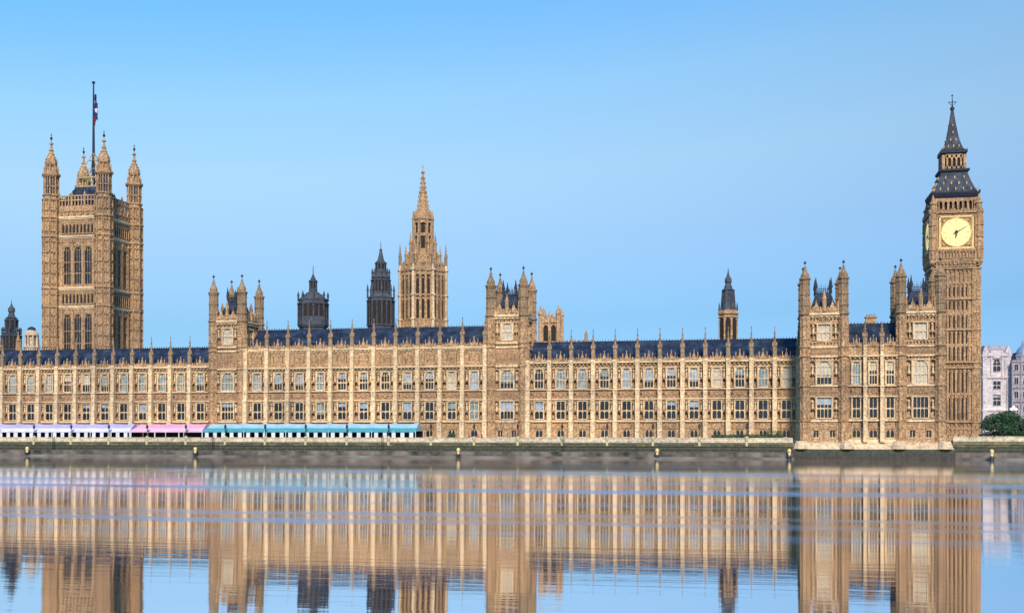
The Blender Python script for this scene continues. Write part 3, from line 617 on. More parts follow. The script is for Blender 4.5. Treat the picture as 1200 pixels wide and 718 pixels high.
# flared plinth under the pavilion and its stained footing
T = thing('pavilion_plinth', 'bleached flared stone plinth on green stained footing under the river pavilion', 'plinth', (25.2, -9, 0))
m = MB(); hx = 15.9
m.add([(-hx-.5, -1.6, 2.15), (hx+.5, -1.6, 2.15), (hx, -.9, 3.2), (-hx, -.9, 3.2), (-hx, -.9, 3.595), (hx, -.9, 3.595), (-hx-.5, 12, 2.15), (hx+.5, 12, 2.15), (hx, 12, 3.595), (-hx, 12, 3.595)],
      [(0, 1, 2, 3), (3, 2, 5, 4), (4, 5, 8, 9), (1, 7, 8, 5, 2), (6, 0, 3, 4, 9)])
for xx in (-14.7, -5.2, 5.4, 14.6): m.fru(xx, -1.2, 8, [(2.2, 1.5), (3.1, 1.35), (3.9, 1.05)])
build(m, 'plinth_stone', M['plinth'], T)
m = MB(); m.box(-hx-.7, hx+.7, -1.8, 12, -1.5, 2.149)
for i in range(9): xx = -hx+2*hx*(i+.5)/9; m.box(xx-.25, xx+.25, -1.92, -1.8, -1, 2.0)
build(m, 'footing', M['river'], T)
# chimney on the pavilion range
T = thing('chimney_stack', 'small square brown chimney stack on the pavilion range roof', 'chimney', (25.6, -2.6, 28.2))
m = MB(); m.box(-1.1, 1.1, -.6, .6, 0, 2.4); build(m, 'stack', M['wall'], T)
m = MB(); m.box(-1.3, 1.3, -.8, .8, 2.4, 2.7)
for i in range(4): m.fru(-.8+.53*i, 0, 8, [(2.7, .17), (3.3, .14)])
build(m, 'pots', M['carved'], T)

# ------------------------------------------------------------------ generic helper for square tower faces
def face_mats(cx, cy, h):
    return [Matrix.Translation((cx, cy, 0)) @ Matrix.Rotation(f*math.pi/2, 4, 'Z') @ Matrix.Translation((0, -h, 0)) for f in range(4)]
def slit_mesh(w, h):
    k = ('slt', round(w, 2), round(h, 2))
    if k not in CACHE:
        m = MB(); n_ = 4; a = w/2; zs = h-w*.9
        pts = [(-a, 0), (a, 0)]+[(a*math.cos(t*math.pi/2/n_), zs+(h-zs)*math.sin(t*math.pi/2/n_)) for t in range(n_+1)]+[(-a*math.sin(t*math.pi/2/n_), zs+(h-zs)*math.cos(t*math.pi/2/n_)) for t in range(1, n_+1)]
        vs = [(x, 0, z) for x, z in pts]+[(x, .05, z) for x, z in pts]; N = len(pts)
        m.add(vs, [tuple(range(N)), tuple(range(2*N-1, N-1, -1))]+[(i, i+N, (i+1) % N+N, (i+1) % N) for i in range(N)])
        CACHE[k] = m.mesh('lancet'); CACHE[k].materials.append(M['void'])
    return CACHE[k]

# ------------------------------------------------------------------ the clock tower
CX, CY, hwS = 55.05, 76.35, 6.35
T = thing('clock_tower', 'tall clock tower with a lit cream dial, blue roof and gilded spire', 'clock tower', (CX, CY, 0))
sh = MB(); tr = Fam(); zb = 4.4; bands = [8.6, 23.4, 24.9, 33.8, 42.2, 50.6]
sh.box(-hwS+.5, hwS-.5, -hwS+.5, hwS-.5, 3.5, 52)
for sx in (-1, 1):
    for sy in (-1, 1): sh.cbox(sx*(hwS-.95), sy*(hwS-.95), .95, .95, 3.5, 51.5)
for F in face_mats(0, 0, hwS):
    sh.M = tr.M = F
    for za, zb_ in zip([4.6]+bands, bands):
        if zb_-za < 2: 
            quatrefoils(sh, -4.4, 4.4, za+.15, zb_-.15, .5, 8, .3); continue
        for i in range(9):
            xx = -4.4+8.8*i/8; sh.box(xx-(.24 if i % 2 == 0 else .13), xx+(.24 if i % 2 == 0 else .13), (.05 if i % 2 == 0 else .22), .5, za, zb_-.2)
        for i in range(8):
            xa, xb = -4.4+1.1*i+.15, -4.4+1.1*(i+1)-.15
            sh.spandrel(xa, xb, zb_-1.5, zb_-.5, .15, .5, 3); zm = (za+zb_)/2; sh.spandrel(xa, xb, zm-.9, zm, .22, .5, 3); sh.box(xa, xb, .25, .5, zm, zm+.6)
        for s in (-1, 1):
            zz = za
            while zz+2.2 < zb_+.1:
                xa, xb = sorted((s*(hwS-.15), s*(hwS-1.0))); sh.panels(xa+.05, xb-.05, zz+.25, zz+2.0, 0, 1, .14, .12)
                xa, xb = sorted((s*(hwS-1.0), s*(hwS-1.8))); sh.panels(xa+.05, xb-.05, zz+.25, zz+2.0, 0, 1, .14, .12); zz += 2.15
    for k_, z in enumerate(bands): tr('string_course', k_).box(-hwS-.2, hwS+.2, -.25, .4, z-.2, z+.2); tr('string_course', k_).box(-4.4, 4.4, .1, .6, z-.2, z+.2)
    tr('base_course').box(-hwS-.5, hwS+.5, -.5, .5, 3.5, 5.2)
build(sh, 'shaft', M['clockstone'], T); tr.build('tower', T)
for f, F in enumerate(face_mats(0, 0, hwS)):
    if f not in (0, 3): continue
    for za, zb_ in ((9.2, 15.2), (16.6, 22.3), (25.4, 29.0), (29.7, 33.0), (34.4, 37.6), (39.4, 41.5), (43.0, 45.6)):
        for i in (1, 2, 3, 4, 5, 6):
            if zb_ > 42 and i in (0, 7): continue
            x = -4.4+1.1*(i+.5); p = F @ Vector((x, .44, za)); put('lancet', slit_mesh(.34, zb_-za), None, T, p, rz=f*math.pi/2)
# clock stage
hc = 6.7; cs = MB(); gd = MB(); cs.box(-hc+.4, hc-.4, -hc+.4, hc-.4, 51, 66)
for F in face_mats(0, 0, hc):
    cs.M = gd.M = F
    for k in range(4): cs.box(-hwS-.2*k, hwS+.2*k, .65-.2*k, 1.5, 50.9+.4*k, 51.3+.4*k)
    for i in range(12): xx = -5.5+i; cs.box(xx-.2, xx+.2, -.05, .5, 51.7, 52.5)
    cs.box(-hc, hc, -.12, .4, 52.5, 53.1); cs.panels(-5.0, 5.0, 53.4, 55.2, .4, 12, .2, .35)
    cs.box(-hc, hc, -.1, .5, 55.4, 55.9)
    for s in (-1, 1):
        xa, xb = sorted((s*4.75, s*(hc-.35))); cs.box(xa, xb, 0, .5, 53.1, 66)
        for z in (56.2, 59.4, 62.6): cs.panels(xa+.25, (xa+xb)/2, z, z+2.7, 0, 1, .16, .15); cs.panels((xa+xb)/2, xb-.25, z, z+2.7, 0, 1, .16, .15)
    cs.box(-4.75, 4.75, .1, .5, 64.9, 65.4); cs.box(-hc-.1, hc+.1, -.3, .5, 65.6, 66.3)
    for i in range(14): xx = -6+12*i/13; cs.box(xx-.22, xx+.22, -.35, 0, 66.3, 66.85)
    # gilded square surround of the dial
    for a in (0, 1, 2, 3):
        gd.M = F @ Matrix.Translation((0, 0, 60.4)) @ Matrix.Rotation(a*math.pi/2, 4, 'Y')
        gd.box(-4.6, 4.6, .02, .36, 4.15, 4.5); gd.box(-4.15, 4.15, .18, .4, 3.98, 4.15)
        for k in range(3): gd.diamond(3.35+.12*k, .12, .38, 3.35+.12*k, .35-.08*k, .35-.08*k)
    gd.M = F; gd.box(-4.7, 4.7, -.02, .4, 55.9, 56.3)
build(cs, 'clock_stage', M['clockstone'], T); build(gd, 'dial_surround', M['gold'], T)
for f, F in enumerate(face_mats(0, 0, hc)):
    if f not in (0, 3): continue
    q = F @ Vector((0, .3, 60.4))
    d = MB(); d.M = Matrix.Rotation(math.pi/2, 4, 'X'); d.fru(0, 0, 48, [(0, 3.72), (.12, 3.72)]); dial = build(d, 'clock_dial', M['dial'], T, loc=q, rz=f*math.pi/2)
    d = MB(); n_ = 48
    for (ra, rb, y0) in ((3.72, 3.98, -.2), (2.45, 2.55, -.15)):
        for i in range(n_):
            a, b_ = 2*math.pi*i/n_, 2*math.pi*(i+1)/n_; d.add([(ra*math.cos(a), y0, ra*math.sin(a)), (rb*math.cos(a), y0, rb*math.sin(a)), (rb*math.cos(b_), y0, rb*math.sin(b_)), (ra*math.cos(b_), y0, ra*math.sin(b_)),
                  (ra*math.cos(a), 0, ra*math.sin(a)), (rb*math.cos(a), 0, rb*math.sin(a)), (rb*math.cos(b_), 0, rb*math.sin(b_)), (ra*math.cos(b_), 0, ra*math.sin(b_))], [(0, 3, 2, 1), (0, 4, 7, 3), (1, 2, 6, 5)])
    build(d, 'dial_rings', M['gold'], dial)
    d = MB()                                              # the twelve numerals as strokes of roman figures
    rom = {12: 'XII', 1: 'I', 2: 'II', 3: 'III', 4: 'IV', 5: 'V', 6: 'VI', 7: 'VII', 8: 'VIII', 9: 'IX', 10: 'X', 11: 'XI'}
    for h_, tx in rom.items():
        wd = {'I': .14, 'V': .30, 'X': .30}; tot = sum(wd[c] for c in tx); x = -tot/2
        base = Matrix.Rotation(h_*math.pi/6, 4, 'Y') @ Matrix.Translation((0, -.14, 3.1))
        for c in tx:
            cx = x+wd[c]/2; d.M = base
            def stroke(xa, za, xb, zb2):
                v = Vector((xb-xa, 0, zb2-za)); nn = Vector((v.z, 0, -v.x)).normalized()*.03
                d.add([(xa-nn.x, 0, za-nn.z), (xa+nn.x, 0, za+nn.z), (xb+nn.x, 0, zb2+nn.z), (xb-nn.x, 0, zb2-nn.z)], [(0, 1, 2, 3)])
            if c == 'I': stroke(cx, -.35, cx, .35)
            if c == 'V': stroke(cx-.12, .35, cx, -.35); stroke(cx+.12, .35, cx, -.35)
            if c == 'X': stroke(cx-.12, .35, cx+.12, -.35); stroke(cx+.12, .35, cx-.12, -.35)
            x += wd[c]
    for k in range(24):
        d.M = Matrix.Rotation(k*math.pi/12, 4, 'Y'); d.add([(-.022, -.13, .5), (.022, -.13, .5), (.022, -.13, 2.45), (-.022, -.13, 2.45)], [(0, 1, 2, 3)])
    for k in range(60):
        d.M = Matrix.Rotation(k*math.pi/30, 4, 'Y'); d.add([(-.025, -.13, 3.5), (.025, -.13, 3.5), (.025, -.13, 3.68), (-.025, -.13, 3.68)], [(0, 1, 2, 3)])
    build(d, 'numerals', plain('bronze_numerals', (.16, .11, .05), .5), dial)
    for nm, ang, ln, wd_, back in (('hour_hand', 185, 1.9, .26, .6), ('minute_hand', 60, 3.3, .13, .9)):
        d = MB(); d.M = Matrix.Rotation(R(ang), 4, 'Y'); y0 = -.3 if nm == 'hour_hand' else -.36
        d.add([(-wd_, y0, -back), (wd_, y0, -back), (wd_*.8, y0, ln*.6), (0, y0, ln), (-wd_*.8, y0, ln*.6), (-wd_, y0+.05, -back), (wd_, y0+.05, -back), (wd_*.8, y0+.05, ln*.6), (0, y0+.05, ln), (-wd_*.8, y0+.05, ln*.6)],
              [(0, 1, 2, 3, 4), (9, 8, 7, 6, 5), (0, 5, 6, 1), (1, 6, 7, 2), (2, 7, 8, 3), (3, 8, 9, 4), (4, 9, 5, 0)])
        if nm == 'hour_hand': d.M = Matrix.Rotation(math.pi/2, 4, 'X'); d.fru(0, 0, 16, [(.1, .42), (.36, .42)])
        build(d, nm, M['black'], dial)
tm = MB(); tm.fru(0, 0, 8, [(52.3, .2), (53.2, 1.05), (66.2, 1.0)]); 
for z in (55.6, 59, 62.3, 65.9): tm.fru(0, 0, 8, [(z-.2, 1.0), (z, 1.25), (z+.2, 1.25), (z+.3, 1.0)])
for a in range(8):
    tm.M = Matrix.Rotation(a*math.pi/4, 4, 'Z'); 
    for z in (53.5, 56, 59.4, 62.7): tm.box(-.46, -.34, -1.1, -.9, z, z+2.1); tm.box(.34, .46, -1.1, -.9, z, z+2.1)
tm.M = Matrix.Identity(4); tm = tm.mesh('corner_pier'); pk = MB()
pk.fru(0, 0, 8, [(66.2, .75), (68.2, .7), (68.3, .95), (68.6, .9), (69.3, .5), (70.6, .18), (70.7, .3), (70.9, .12), (73, .03)]); pk.box(-.35, .35, -.04, .04, 72.1, 72.2)
pk = pk.mesh('pinnacle')
for sx in (-1, 1):
    for sy in (-1, 1):
        a = put('corner_pier', tm, M['clockstone'], T, (sx*5.95, sy*5.95, 0)); put('pinnacle', pk, M['clockstone'], a)
# belfry, roofs, lantern, spire
bf = MB(); bf.box(-4.6, 4.6, -4.6, 4.6, 66, 70); lr = []
for sx in (-1, 1):
    for sy in (-1, 1): bf.cbox(sx*5.05, sy*5.05, .55, .55, 66, 70)
for f, F in enumerate(face_mats(0, 0, 5.6)):
    bf.M = F
    bf.box(-4.5, 4.5, 0, 1, 66, 66.7); bf.box(-4.5, 4.5, 0, 1, 69.2, 70)
    for i in range(8): xx = -4.5+9*i/7; bf.box(xx-.28, xx+.28, 0, .9, 66.7, 69.2)
    for i in range(7): bf.spandrel(-4.5+9*i/7+.28, -4.5+9*(i+1)/7-.28, 68.5, 69.2, .02, .6, 3)
    if f in (0, 3):
        for i in range(7): lr.append((F @ Vector((-4.5+9*(i+.5)/7, .85, 66.7)), f))
bel = build(bf, 'belfry', M['clockstone'], T)
for p, f in lr: put('belfry_louvre', slit_mesh(.75, 2.4), None, bel, p, rz=f*math.pi/2)
m = MB()
for z0_, z1_, h0 in ((70, 70.4, 5.7), (70.4, 70.9, 6.05), (70.9, 71.4, 6.35)): m.fru(0, 0, 4, [(z0_, h0-.2), (z1_, h0)], rot=math.pi/4)
for F in face_mats(0, 0, 6.35):
    m.M = F
    for i in range(18): xx = -6.0+12.0*i/17; m.box(xx-.16, xx+.16, -.05, .2, 71.4, 71.9)
build(m, 'belfry_cornice', M['iron'], T)
m = MB(); prof = [(71.4, 5.8), (72.6, 5.15), (74.2, 4.45), (76, 3.85), (77.7, 3.4)]; m.fru(0, 0, 4, prof, rot=math.pi/4); lower = build(m, 'lower_roof', M['slate2'], T)
dm = MB(); dm.box(-.16, .16, -.26, .6, 0, .45); dm.gable(0, -.32, .7, .45, .5, .4); dm = dm.mesh('dormer'); dv = slit_mesh(.34, .6)
for f, F in enumerate(face_mats(0, 0, 0)):
    for (z, rr, xs) in ((72.2, 5.38, (-4.0, -2.0, 0, 2.0, 4.0)), (73.9, 4.58, (-3.0, -1.0, 1.0, 3.0)), (75.6, 3.98, (-2.4, 0, 2.4))):
        for x in xs: put('dormer', dm, M['dullgold'], lower, F @ Vector((x, -rr, z)), rz=f*math.pi/2)
m = MB(); m.fru(0, 0, 4, [(77.5, 3.6), (77.9, 4.0), (78.4, 4.0), (78.5, 3.4)], rot=math.pi/4); build(m, 'lantern_base', M['iron'], T)
m = MB(); m.box(-2.3, 2.3, -2.3, 2.3, 78.4, 82.6); lv = []
for f, F in enumerate(face_mats(0, 0, 3.15)):
    m.M = F
    for i in range(6): xx = -3.0+6*i/5; m.box(xx-.22, xx+.22, 0, .7, 78.5, 82.4)
    m.box(-3.15, 3.15, 0, .9, 78.4, 79.2); m.box(-3.15, 3.15, 0, .9, 81.7, 82.6)
    for i in range(5): m.spandrel(-3+1.2*i+.2, -3+1.2*(i+1)-.2, 81.0, 81.7, .02, .5, 3)
    if f in (0, 3):
        for i in range(5): lv.append((F @ Vector((-2.4+1.2*i, .6, 79.2)), f))
ln_ = build(m, 'lantern', M['tower'], T)
for p, f in lv: put('lantern_opening', slit_mesh(.76, 2.4), None, ln_, p, rz=f*math.pi/2)
m = MB(); m.fru(0, 0, 4, [(82.6, 3.1), (83.0, 3.5), (83.5, 3.5), (84.1, 2.7)], rot=math.pi/4)
for F in face_mats(0, 0, 3.5):
    m.M = F
    for i in range(9): xx = -3.3+6.6*i/8; m.fru(xx, .1, 4, [(83.5, .09), (84.1, .03)])
build(m, 'lantern_cornice', M['iron'], T)
m = MB(); m.fru(0, 0, 4, [(83.9, 2.65), (85.4, 2.1), (87.2, 1.6), (89.3, 1.2), (92, .78), (95.6, .3)], rot=math.pi/4); spire = build(m, 'spire', M['slate2'], T)
m = MB()
for F in face_mats(0, 0, 0):
    m.M = F
    for z, rr, xs in ((84.7, 2.35, (-1.4, 0, 1.4)), (86.6, 1.75, (-.7, .7)), (88.8, 1.3, (0,)), (90.8, .98, (0,))):
        for x in xs: m.box(x-.15, x+.15, -rr-.12, -rr+.4, z, z+.4); m.gable(x, -rr-.16, -rr+.4, z+.4, .45, .35)
build(m, 'spire_dormers', M['dullgold'], spire)
m = MB(); m.fru(0, 0, 8, [(95.3, .3), (95.7, .55), (96.2, .55), (96.6, .15), (99.9, .06)]); m.box(-.95, .95, -.06, .06, 97.7, 97.85); m.box(-.06, .06, -.95, .95, 97.7, 97.85)
for s in (-1, 1): m.bar((s*.9, 0, 97.7), (0, 0, 96.6), .07); m.diamond(s*.95, -.06, .06, 97.78, .18, .18)
m.diamond(0, -.07, .07, 99.6, .3, .35)
build(m, 'finial', M['iron'], spire)

# ------------------------------------------------------------------ the great square tower with the flag
VX, VY, s_ = -213.2, 83.4, 9.4
T = thing('great_square_tower', 'massive square stone tower with four crowned corner turrets and a flagstaff', 'tower', (VX, VY, 0))
m = MB(); tr = Fam(); cv = Fam(); hv = 9.2
tall = [(53.5, 65.6), (30.5, 43.8)]; small = [(70.2, 72.7), (47.4, 50.2)]; strg = [46.3, 52.3, 69.0, 75.2]
m.box(-hv+1.6, hv-1.6, -hv+1.6, hv-1.6, 3.5, 78)
cols = [-3.75, 0, 3.75]
for f, F in enumerate(face_mats(0, 0, hv)):
    m.M = tr.M = cv.M = F
    ops = [(c-1.25, c+1.25, a, b_) for c in cols for a, b_ in tall] if f in (0, 1) else []
    m.wall(-7.2, 7.2, 3.5, 77.2, 0, 1.6, ops)
    for a, b_ in tall:
        for c in (-5.63, -1.88, 1.88, 5.63): m.box(c-.34, c+.34, -.35, 0, a-1, b_+1.5); m.fru(c, -.3, 4, [(b_+1.5, .3), (b_+3.2, .03)])
        for c in cols:
            m.gable(c, -.22, 0, b_+.35, 3.0, 1.5)
            for s in (-1, 1): m.panels(*sorted((c+s*1.3, c+s*1.58)), a, b_-1, 0, 1, .12, .12, head=False)
        m.panels(-5.3, 5.3, b_+.6, b_+2.6, 0, 16, .1, .1)
        for s in (-1, 1): m.panels(*sorted((s*6.0, s*7.1)), a-1, (a+b_)/2-.3, 0, 1); m.panels(*sorted((s*6.0, s*7.1)), (a+b_)/2, b_+1, 0, 1)
    for a, b_ in small: m.panels(-5.8, 5.8, a-.3, b_+.3, 0, 9, .3, .3)
    m.panels(-6.8, 6.8, 4.5, 27, 0, 10); [quatrefoils(cv('carved_band', k_), -7, 7, *zz, 0, 14) for k_, zz in enumerate(((67.0, 68.6), (73.4, 74.8), (44.6, 46.0), (50.7, 51.9)))]
    for k_, z in enumerate(strg): tr('string_course', k_).box(-7.3, 7.3, -.55, .1, z-.25, z+.3); tr('string_course', k_).box(-7.3, 7.3, -.3, .1, z-.7, z-.25)
    # gabled panels then the pierced parapet
    for i in range(6): c = -5.75+2.3*i; m.gable(c, -.3, .2, 77.0, 2.1, 2.3); cv('carved_band', 9).diamond(c, -.4, -.1, 76.3, .5, .5)
    m.box(-7.2, 7.2, .1, .5, 77.2, 79.0)
    for i in range(13): c = -6.9+13.8*i/12; m.box(c-.16, c+.16, .1, .45, 79, 82.3); 
    for i in range(4): c = -6.9+4.6*i; m.box(c-.3, c+.3, 0, .5, 79, 82.6); m.fru(c, .25, 4, [(82.6, .3), (83.8, .03)])
    m.box(-7.2, 7.2, .05, .5, 80.6, 80.9); m.box(-7.2, 7.2, .05, .5, 82.0, 82.4)
build(m, 'tower_wall', M['tower'], T); tr.build('pale', T); cv.build('carved', T)
for f, F in enumerate(face_mats(0, 0, hv)):
    if f not in (0, 1): continue
    for c in cols:
        for a, b_ in tall: window(T, *(F @ Vector((c, 0, a))), 2.5, b_-a, 3, (.3, .6), True, 'glass', 'tower', rz=f*math.pi/2, hood=True)
    for a, b_ in small:
        for i in range(9): put('lancet', slit_mesh(.75, b_-a), None, T, F @ Vector((-5.8+11.6*(i+.5)/9, -.06, a)), rz=f*math.pi/2)
# turrets
tm = MB(); r = 2.35; tm.fru(0, 0, 8, [(3.5, r+.15), (46, r+.05), (82.3, r-.1)])
for a in range(8):
    tm.M = Matrix.Rotation(a*math.pi/4, 4, 'Z'); hw_ = r*math.tan(math.pi/8)
    z = 27.0
    while z < 81:
        tm.box(-hw_-.05, -hw_+.16, -r-.36, -r+.1, z, z+3.0); tm.box(hw_-.16, hw_+.05, -r-.36, -r+.1, z, z+3.0); tm.box(-.09, .09, -r-.2, -r+.05, z+.2, z+2.6)
        tm.spandrel(-hw_+.1, -.05, z+2.1, z+2.8, -r-.3, -r, 2); tm.spandrel(.05, hw_-.1, z+2.1, z+2.8, -r-.3, -r, 2); tm.box(-hw_, hw_, -r-.42, -r, z+2.9, z+3.2)
        z += 3.4
    tm.box(-hw_, -hw_+.25, -r+.1, -r+.5, 82.3, 88.3); tm.box(hw_-.25, hw_, -r+.1, -r+.5, 82.3, 88.3); tm.box(-.1, .1, -r+.15, -r+.4, 82.3, 88.3); tm.box(-hw_, hw_, -r+.1, -r+.4, 85, 85.3)
tm.M = Matrix.Identity(4)
for z in strg: tm.fru(0, 0, 8, [(z-.6, r), (z-.2, r+.5), (z+.3, r+.5), (z+.5, r)])
tm.fru(0, 0, 8, [(82, r-.1), (82.2, r+.25), (82.6, r+.25), (82.8, r-.2)]); tm.fru(0, 0, 8, [(88.2, r-.1), (88.8, r+.35), (89.4, r+.35), (89.6, r-.2)])
tm = tm.mesh('corner_turret'); core = MB(); core.fru(0, 0, 8, [(82.3, 1.7), (88.3, 1.7)]); core = core.mesh('turret_louvres')
cr = MB()
for a in range(8):
    cr.M = Matrix.Rotation(a*math.pi/4, 4, 'Z'); cr.gable(0, -r+.25, -r+.7, 89.4, 1.5, 1.9)
    cr.M = Matrix.Rotation((a+.5)*math.pi/4, 4, 'Z'); cr.fru(0, -r+.2, 4, [(89.3, .22), (91.2, .18), (92.3, .02)]); cr.box(-.16, .16, -1.75, -1.4, 89.5, 92.2)
cr.M = Matrix.Identity(4); cr.fru(0, 0, 8, [(89.5, 1.1), (92.2, 1.1)]); cr.fru(0, 0, 8, [(92.0, 1.45), (92.4, 1.75), (93.4, 1.75), (94.3, 1.5), (95.2, 1.0), (96.2, .6), (97.6, .36), (99.0, .26), (99.1, .6), (99.5, .6), (99.7, .2), (100.6, .12)])
for a in range(8):
    cr.M = Matrix.Rotation((a+.5)*math.pi/4, 4, 'Z')
    for z, rr in ((92.8, 1.9), (93.9, 1.75), (94.8, 1.3), (95.7, .9), (96.9, .6)): cr.cbox(0, -rr, .16, .16, z, z+.4)
cr = cr.mesh('turret_crown'); fi = MB(); fi.fru(0, 0, 8, [(100.5, .15), (100.8, .35), (101.3, .35), (101.5, .1), (102.8, .05)]); fi.box(-.35, .35, -.05, .05, 102, 102.15); fi = fi.mesh('finial')
for sx in (-1, 1):
    for sy in (-1, 1):
        a = put('corner_turret', tm, M['tower'], T, (sx*s_, sy*s_, 0)); put('turret_louvres', core, M['irontower'], a); put('turret_crown', cr, M['tower'], a); put('finial', fi, M['iron'], a)
m = MB(); m.fru(0, 0, 4, [(77.5, 7.6), (81.5, 6.6), (85.6, 4.2), (86, 4.2)], rot=math.pi/4); rf = build(m, 'roof', M['slate'], T)
m = MB(); m.box(-4, 4, -4, 4, 85.8, 86.5)
for F in face_mats(0, 0, 3.6):
    m.M = F
    for i in range(5): xx = -3.6+1.8*i; m.box(xx-.16, xx+.16, 0, .4, 86.4, 89.2)
    m.box(-3.8, 3.8, -.1, .5, 89.0, 89.5)
    for i in range(4): m.spandrel(-3.6+1.8*i, -1.8+1.8*i, 88.2, 89.1, 0, .35, 3); m.fru(-3.6+2.4*i, .1, 4, [(89.4, .2), (91, .03)])
m.M = Matrix.Identity(4)
for sx in (-1, 1):
    for sy in (-1, 1): m.bar((sx*3.5, sy*3.5, 89.3), (0, 0, 98.5), .17)
for z, q in ((92.3, 2.35), (95.4, 1.15)):
    for F in face_mats(0, 0, q): m.M = F; m.box(-q, q, 0, .15, z, z+.15)
build(m, 'flagstaff_frame', M['dullgold'], rf)
FP = thing('flagstaff', 'tall dark flagstaff rising from the frame on top of the great square tower', 'flagpole', (VX, VY, 86.5))
m = MB(); m.fru(0, 0, 10, [(0, .5), (12, .42), (34.4, .2)]); build(m, 'mast', M['iron'], FP)
m = MB(); m.fru(0, 0, 10, [(34.4, .2), (34.6, .5), (35.1, .5), (35.3, .1)]); build(m, 'truck', M['iron'], FP)
fl = thing('flag', 'red white and blue union flag hanging limp from the tall flagstaff', 'flag', (VX+.35, VY-.1, 110.8))
def limp(name, mat, z0, z1, x0, x1, ph, yy):
    mb = MB(); nz, nx = 10, 10; vs = []
    for j in range(nz+1):
        t = j/nz; z = z0+(z1-z0)*t
        for i in range(nx+1):
            u = i/nx; wv = math.sin(u*9+ph+t*2)*.28*(.4+u); vs.append((x0(t)+(x1(t)-x0(t))*u, yy+wv, z-.9*u*(1-t)))
    n1 = nx+1; mb.add(vs, [(j*n1+i, j*n1+i+1, (j+1)*n1+i+1, (j+1)*n1+i) for j in range(nz) for i in range(nx)])
    o = build(mb, name, mat, fl)
    sm = o.modifiers.new('thickness', 'SOLIDIFY'); sm.thickness = .06
limp('upper_blue_field', M['flagblue'], 4.6, 6.6, lambda t: 0, lambda t: .6+.2*t, 0, 0)
limp('red_cross_fold', M['flagred'], 3.9, 4.7, lambda t: .2, lambda t: .8, 1, -.12)
limp('white_saltire_fold', M['flagwhite'], .9, 1.8, lambda t: .3, lambda t: 1.3, 2, -.2)
limp('lower_blue_field', M['flagblue'], -1.3, 3.7, lambda t: 0, lambda t: 1.5-.4*t, 2.3, -.05)
limp('red_fly_fold', M['flagred'], -3.0, -.9, lambda t: .1, lambda t: .3+.4*t, 3, -.1)

# ------------------------------------------------------------------ central stone spire tower
T = thing('central_spire_tower', 'octagonal stone tower with tall lancets and slender openwork spire behind the central block', 'tower', (-94.9, 65, 0), rz=R(16))
m = MB(); r = 6.3; m.fru(0, 0, 8, [(3.5, r), (36, r), (53, r-.5)]); lan = []
for a in range(8):
    Rm = Matrix.Rotation(a*math.pi/4, 4, 'Z'); m.M = Rm; hw_ = r*math.tan(math.pi/8)
    m.box(-hw_, hw_, -r-.45, -r+.1, 36, 38.6); m.panels(-hw_+.1, hw_-.1, 36.4, 38.2, -r-.45, 5, .12, .12)
    for i in range(4): xx = -hw_*.9+hw_*1.8*i/3; m.box(xx-.24, xx+.24, -r-.55, -r+.5, 38.6, 52.6)
    for i in range(3):
        xa = -hw_*.9+hw_*1.8*i/3; m.spandrel(xa+.2, xa+hw_*.6-.2, 50.4, 51.6, -r-.35, -r+.5, 3); m.spandrel(xa+.2, xa+hw_*.6-.2, 44.6, 45.5, -r-.3, -r+.5, 3); m.box(xa+.2, xa+hw_*.6-.2, -r-.35, -r+.3, 45.5, 45.9)
        m.box(xa+.2, xa+hw_*.6-.2, -r-.35, -r+.3, 51.6, 52.6)
        for z, h in ((38.9, 5.6), (46, 4.6)): lan.append((Rm @ Vector((xa+hw_*.3, -r-.12, z)), a, h))
    m.box(-hw_-.2, hw_+.2, -r-.7, -r+.6, 52.6, 53.3); m.panels(-hw_, hw_, 53.5, 54.6, -r-.2, 5, .14, .3); m.box(-hw_, hw_, -r-.2, -r+.3, 53.3, 54.7)
    for i in range(2): m.gable(-hw_*.5+hw_*i, -r-.55, -r+.2, 53.2, hw_*.9, 2.4)
m.M = Matrix.Identity(4); body = build(m, 'octagon_wall', M['tower'], T)
for p, a, h in lan:
    if a in (0, 1, 7, 2, 6): put('lancet', slit_mesh(.8, h), None, T, p, rz=a*math.pi/4)
bt = MB(); bt.fru(0, 0, 4, [(30, .42), (47, .36), (54.5, .3)], rot=math.pi/4)
for z in (38.5, 45.5, 52.8): bt.fru(0, 0, 4, [(z-.2, .4), (z, .6), (z+.3, .6), (z+.5, .35)], rot=math.pi/4)
bt = bt.mesh('buttress'); pn = pinnacle_mesh(6.5, .32)
for a in range(8):
    an = (a+.5)*math.pi/4; rr = r/math.cos(math.pi/8)+.45
    b_ = put('buttress', bt, M['pale'], T, (rr*math.sin(an), -rr*math.cos(an), 0), rz=an); put('pinnacle', pn, None, b_, (0, 0, 54.5))
m = MB(); m.fru(0, 0, 8, [(53, 5.2), (55.6, 3.7), (58.7, 2.8)]); m.fru(0, 0, 8, [(58.7, 2.3), (70, 2.0)]); lan = []; rl = 2.75
